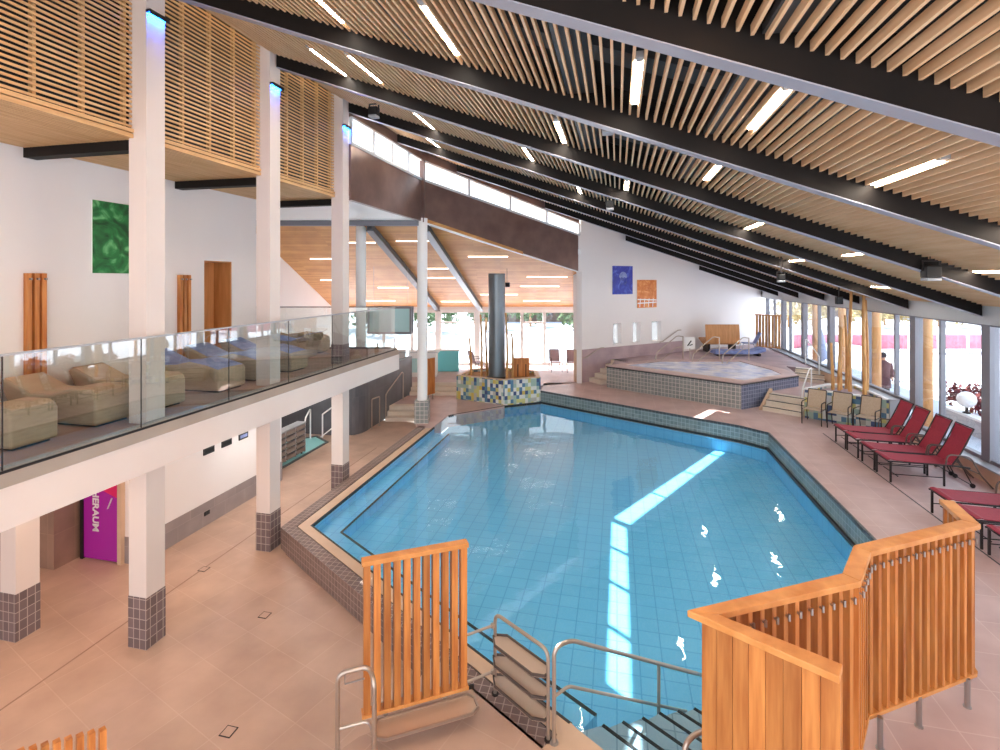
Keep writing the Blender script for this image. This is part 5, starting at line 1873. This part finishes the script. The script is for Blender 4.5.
def skin_body(name, verts, edges, rad, mat, parent):
    me = bpy.data.meshes.new(name)
    me.from_pydata(verts, edges, [])
    o = bpy.data.objects.new(name, me)
    COL.objects.link(o)
    md = o.modifiers.new('skin', 'SKIN')
    md.use_smooth_shade = True
    if not me.skin_vertices:
        bm = bmesh.new()
        bm.from_mesh(me)
        bm.verts.layers.skin.verify()
        bm.to_mesh(me)
        bm.free()
    for i, sv in enumerate(me.skin_vertices[0].data):
        sv.radius = (rad[i], rad[i])
        sv.use_root = (i == 0)
    sb = o.modifiers.new('sub', 'SUBSURF')
    sb.levels = 1
    sb.render_levels = 1
    me.materials.append(MATS[mat])
    o.parent = parent
    return o


skin_body('body', mv, me_, mr, 'skin', pe)
m = MB()
secs = []
for z, rx, ry in [(.55, .24, .17), (.8, .22, .16), (1.1, .20, .15), (1.36, .23, .15), (1.46, .12, .10), (1.50, .07, .07)]:
    secs.append([(rx * math.cos(2 * PI * k / 14), ry * math.sin(2 * PI * k / 14), z) for k in range(14)])
m.loft(secs)
for s_ in (-1, 1):
    m.tube([(s_ * .19, 0, 1.38), (s_ * .26, .02, 1.12), (s_ * .23, -.09, .93)], [.085, .07, .055], 10)
m.build('coat', 'coat', pe, smooth=True)
m = MB()
for s_ in (-1, 1):
    m.tube([(s_ * .10, 0, .88), (s_ * .11, .01, .48), (s_ * .11, .03, .08)], [.11, .085, .07], 10)
m.build('trousers', 'rubber', pe, smooth=True)
MB().lathe((0, .015, 1.56), [(.07, 0), (.10, .05), (.105, .12), (.08, .19), (.02, .22)], 14).build('hair', 'hair', pe, smooth=True)

# red barrier panels, hedge line, houses and trees in the distance
for k in range(12):
    x, y = wf(17.5 + k * 1.75, 30.5)
    dx_, dy_ = 1.6 * CT, 1.6 * ST
    t = W(thing('barrier_panel', 'red barrier panel standing in the snow far outside', 'barrier', (x, y, .8), 0, 'red barriers in the snow'))
    MB().bar((x, y, 1.30), (x + dx_, y + dy_, 1.30), .08, .85).build('panel', 'barrier_red', t)
    for e in (0, 1):
        MB().bar((x + dx_ * e, y + dy_ * e, .6), (x + dx_ * e, y + dy_ * e, 1.8), .08, .08, upv=(0, 1, 0)).build('post', 'white_gloss', t)
for k in range(9):
    x, y = wf(26 + k * 3.4, 46 + (k % 2) * 2)
    clump('straw_hedge', 'straw coloured bush in the line beyond the snow field', 'bush', x, y, .7, 1.6, 2.6, 'hedge_straw', 50, None, 'bushes beyond the snow field', k + 20)
for k, (x, y, s_) in enumerate([(*wf(44, 64), 1.0), (*wf(64, 66), 1.1)]):
    h = W(thing('chalet', ['brown chalet beyond the snow field, nearer one', 'brown chalet beyond the snow field, farther one'][k], 'house', (x, y, .7)))
    MB().box(x - 4 * s_, y - 6 * s_, .5, x + 4 * s_, y + 6 * s_, 4.5).build('walls', 'house_brown', h)
    m = MB()
    m.hexa([(x - 5 * s_, y - 7 * s_, 4.3), (x + 5 * s_, y - 7 * s_, 4.3), (x + 5 * s_, y + 7 * s_, 4.3), (x - 5 * s_, y + 7 * s_, 4.3)], [(x - .3, y - 7 * s_, 7.5), (x + .3, y - 7 * s_, 7.5), (x + .3, y + 7 * s_, 7.5), (x - .3, y + 7 * s_, 7.5)])
    m.build('roof', 'snow', h)
    for q in range(4):
        MB().box(x - 4.05 * s_, y - 5 * s_ + q * 2.6 * s_, 2.2, x - 3.95 * s_, y - 3.8 * s_ + q * 2.6 * s_, 3.6).build('window', 'gutter_dark', h)
TR = [(-9.5, 40, 2.0, 4.6), (-5.2, 42, 1.9, 3.6), (-1.2, 44, 1.9, 4.0), (2.8, 47, 1.8, 3.4), (6.6, 44, 1.7, 2.6), (-14.4, 44, 2.4, 5.0)]
for k, (a, d, r, h) in enumerate(TR):
    q = wf(a, d)
    clump('snowy_tree', 'dark green tree seen through the rear glazing, ' + ['left of the white pillar', 'left of the duct tower', 'behind the duct tower', 'right of the duct tower', 'next to the white wall corner', 'far left'][k], 'tree', q[0], q[1], .7, r, h, 'shrub_green', 60, seed=40 + k)
h = W(thing('shed', 'long dark building seen through the rear glazing right of the duct tower', 'house', wf(5.5, 50, .7)))
MB().prism([wf(-2, 52), wf(12, 52), wf(12, 57), wf(-2, 57)], .5, 3.4).build('walls', 'house_brown', h)
MB().prism([wf(-2.6, 51.5), wf(12.6, 51.5), wf(12.6, 57.5), wf(-2.6, 57.5)], 3.4, 3.75).build('roof', 'snow', h)
for q in range(5):
    MB().prism([wf(-1 + q * 2.6, 51.97), wf(.2 + q * 2.6, 51.97), wf(.2 + q * 2.6, 52.02), wf(-1 + q * 2.6, 52.02)], 1.4, 2.6).build('window', 'gutter_dark', h)

for o in bpy.data.objects:
    if '_world' in o.keys():
        del o['_world']
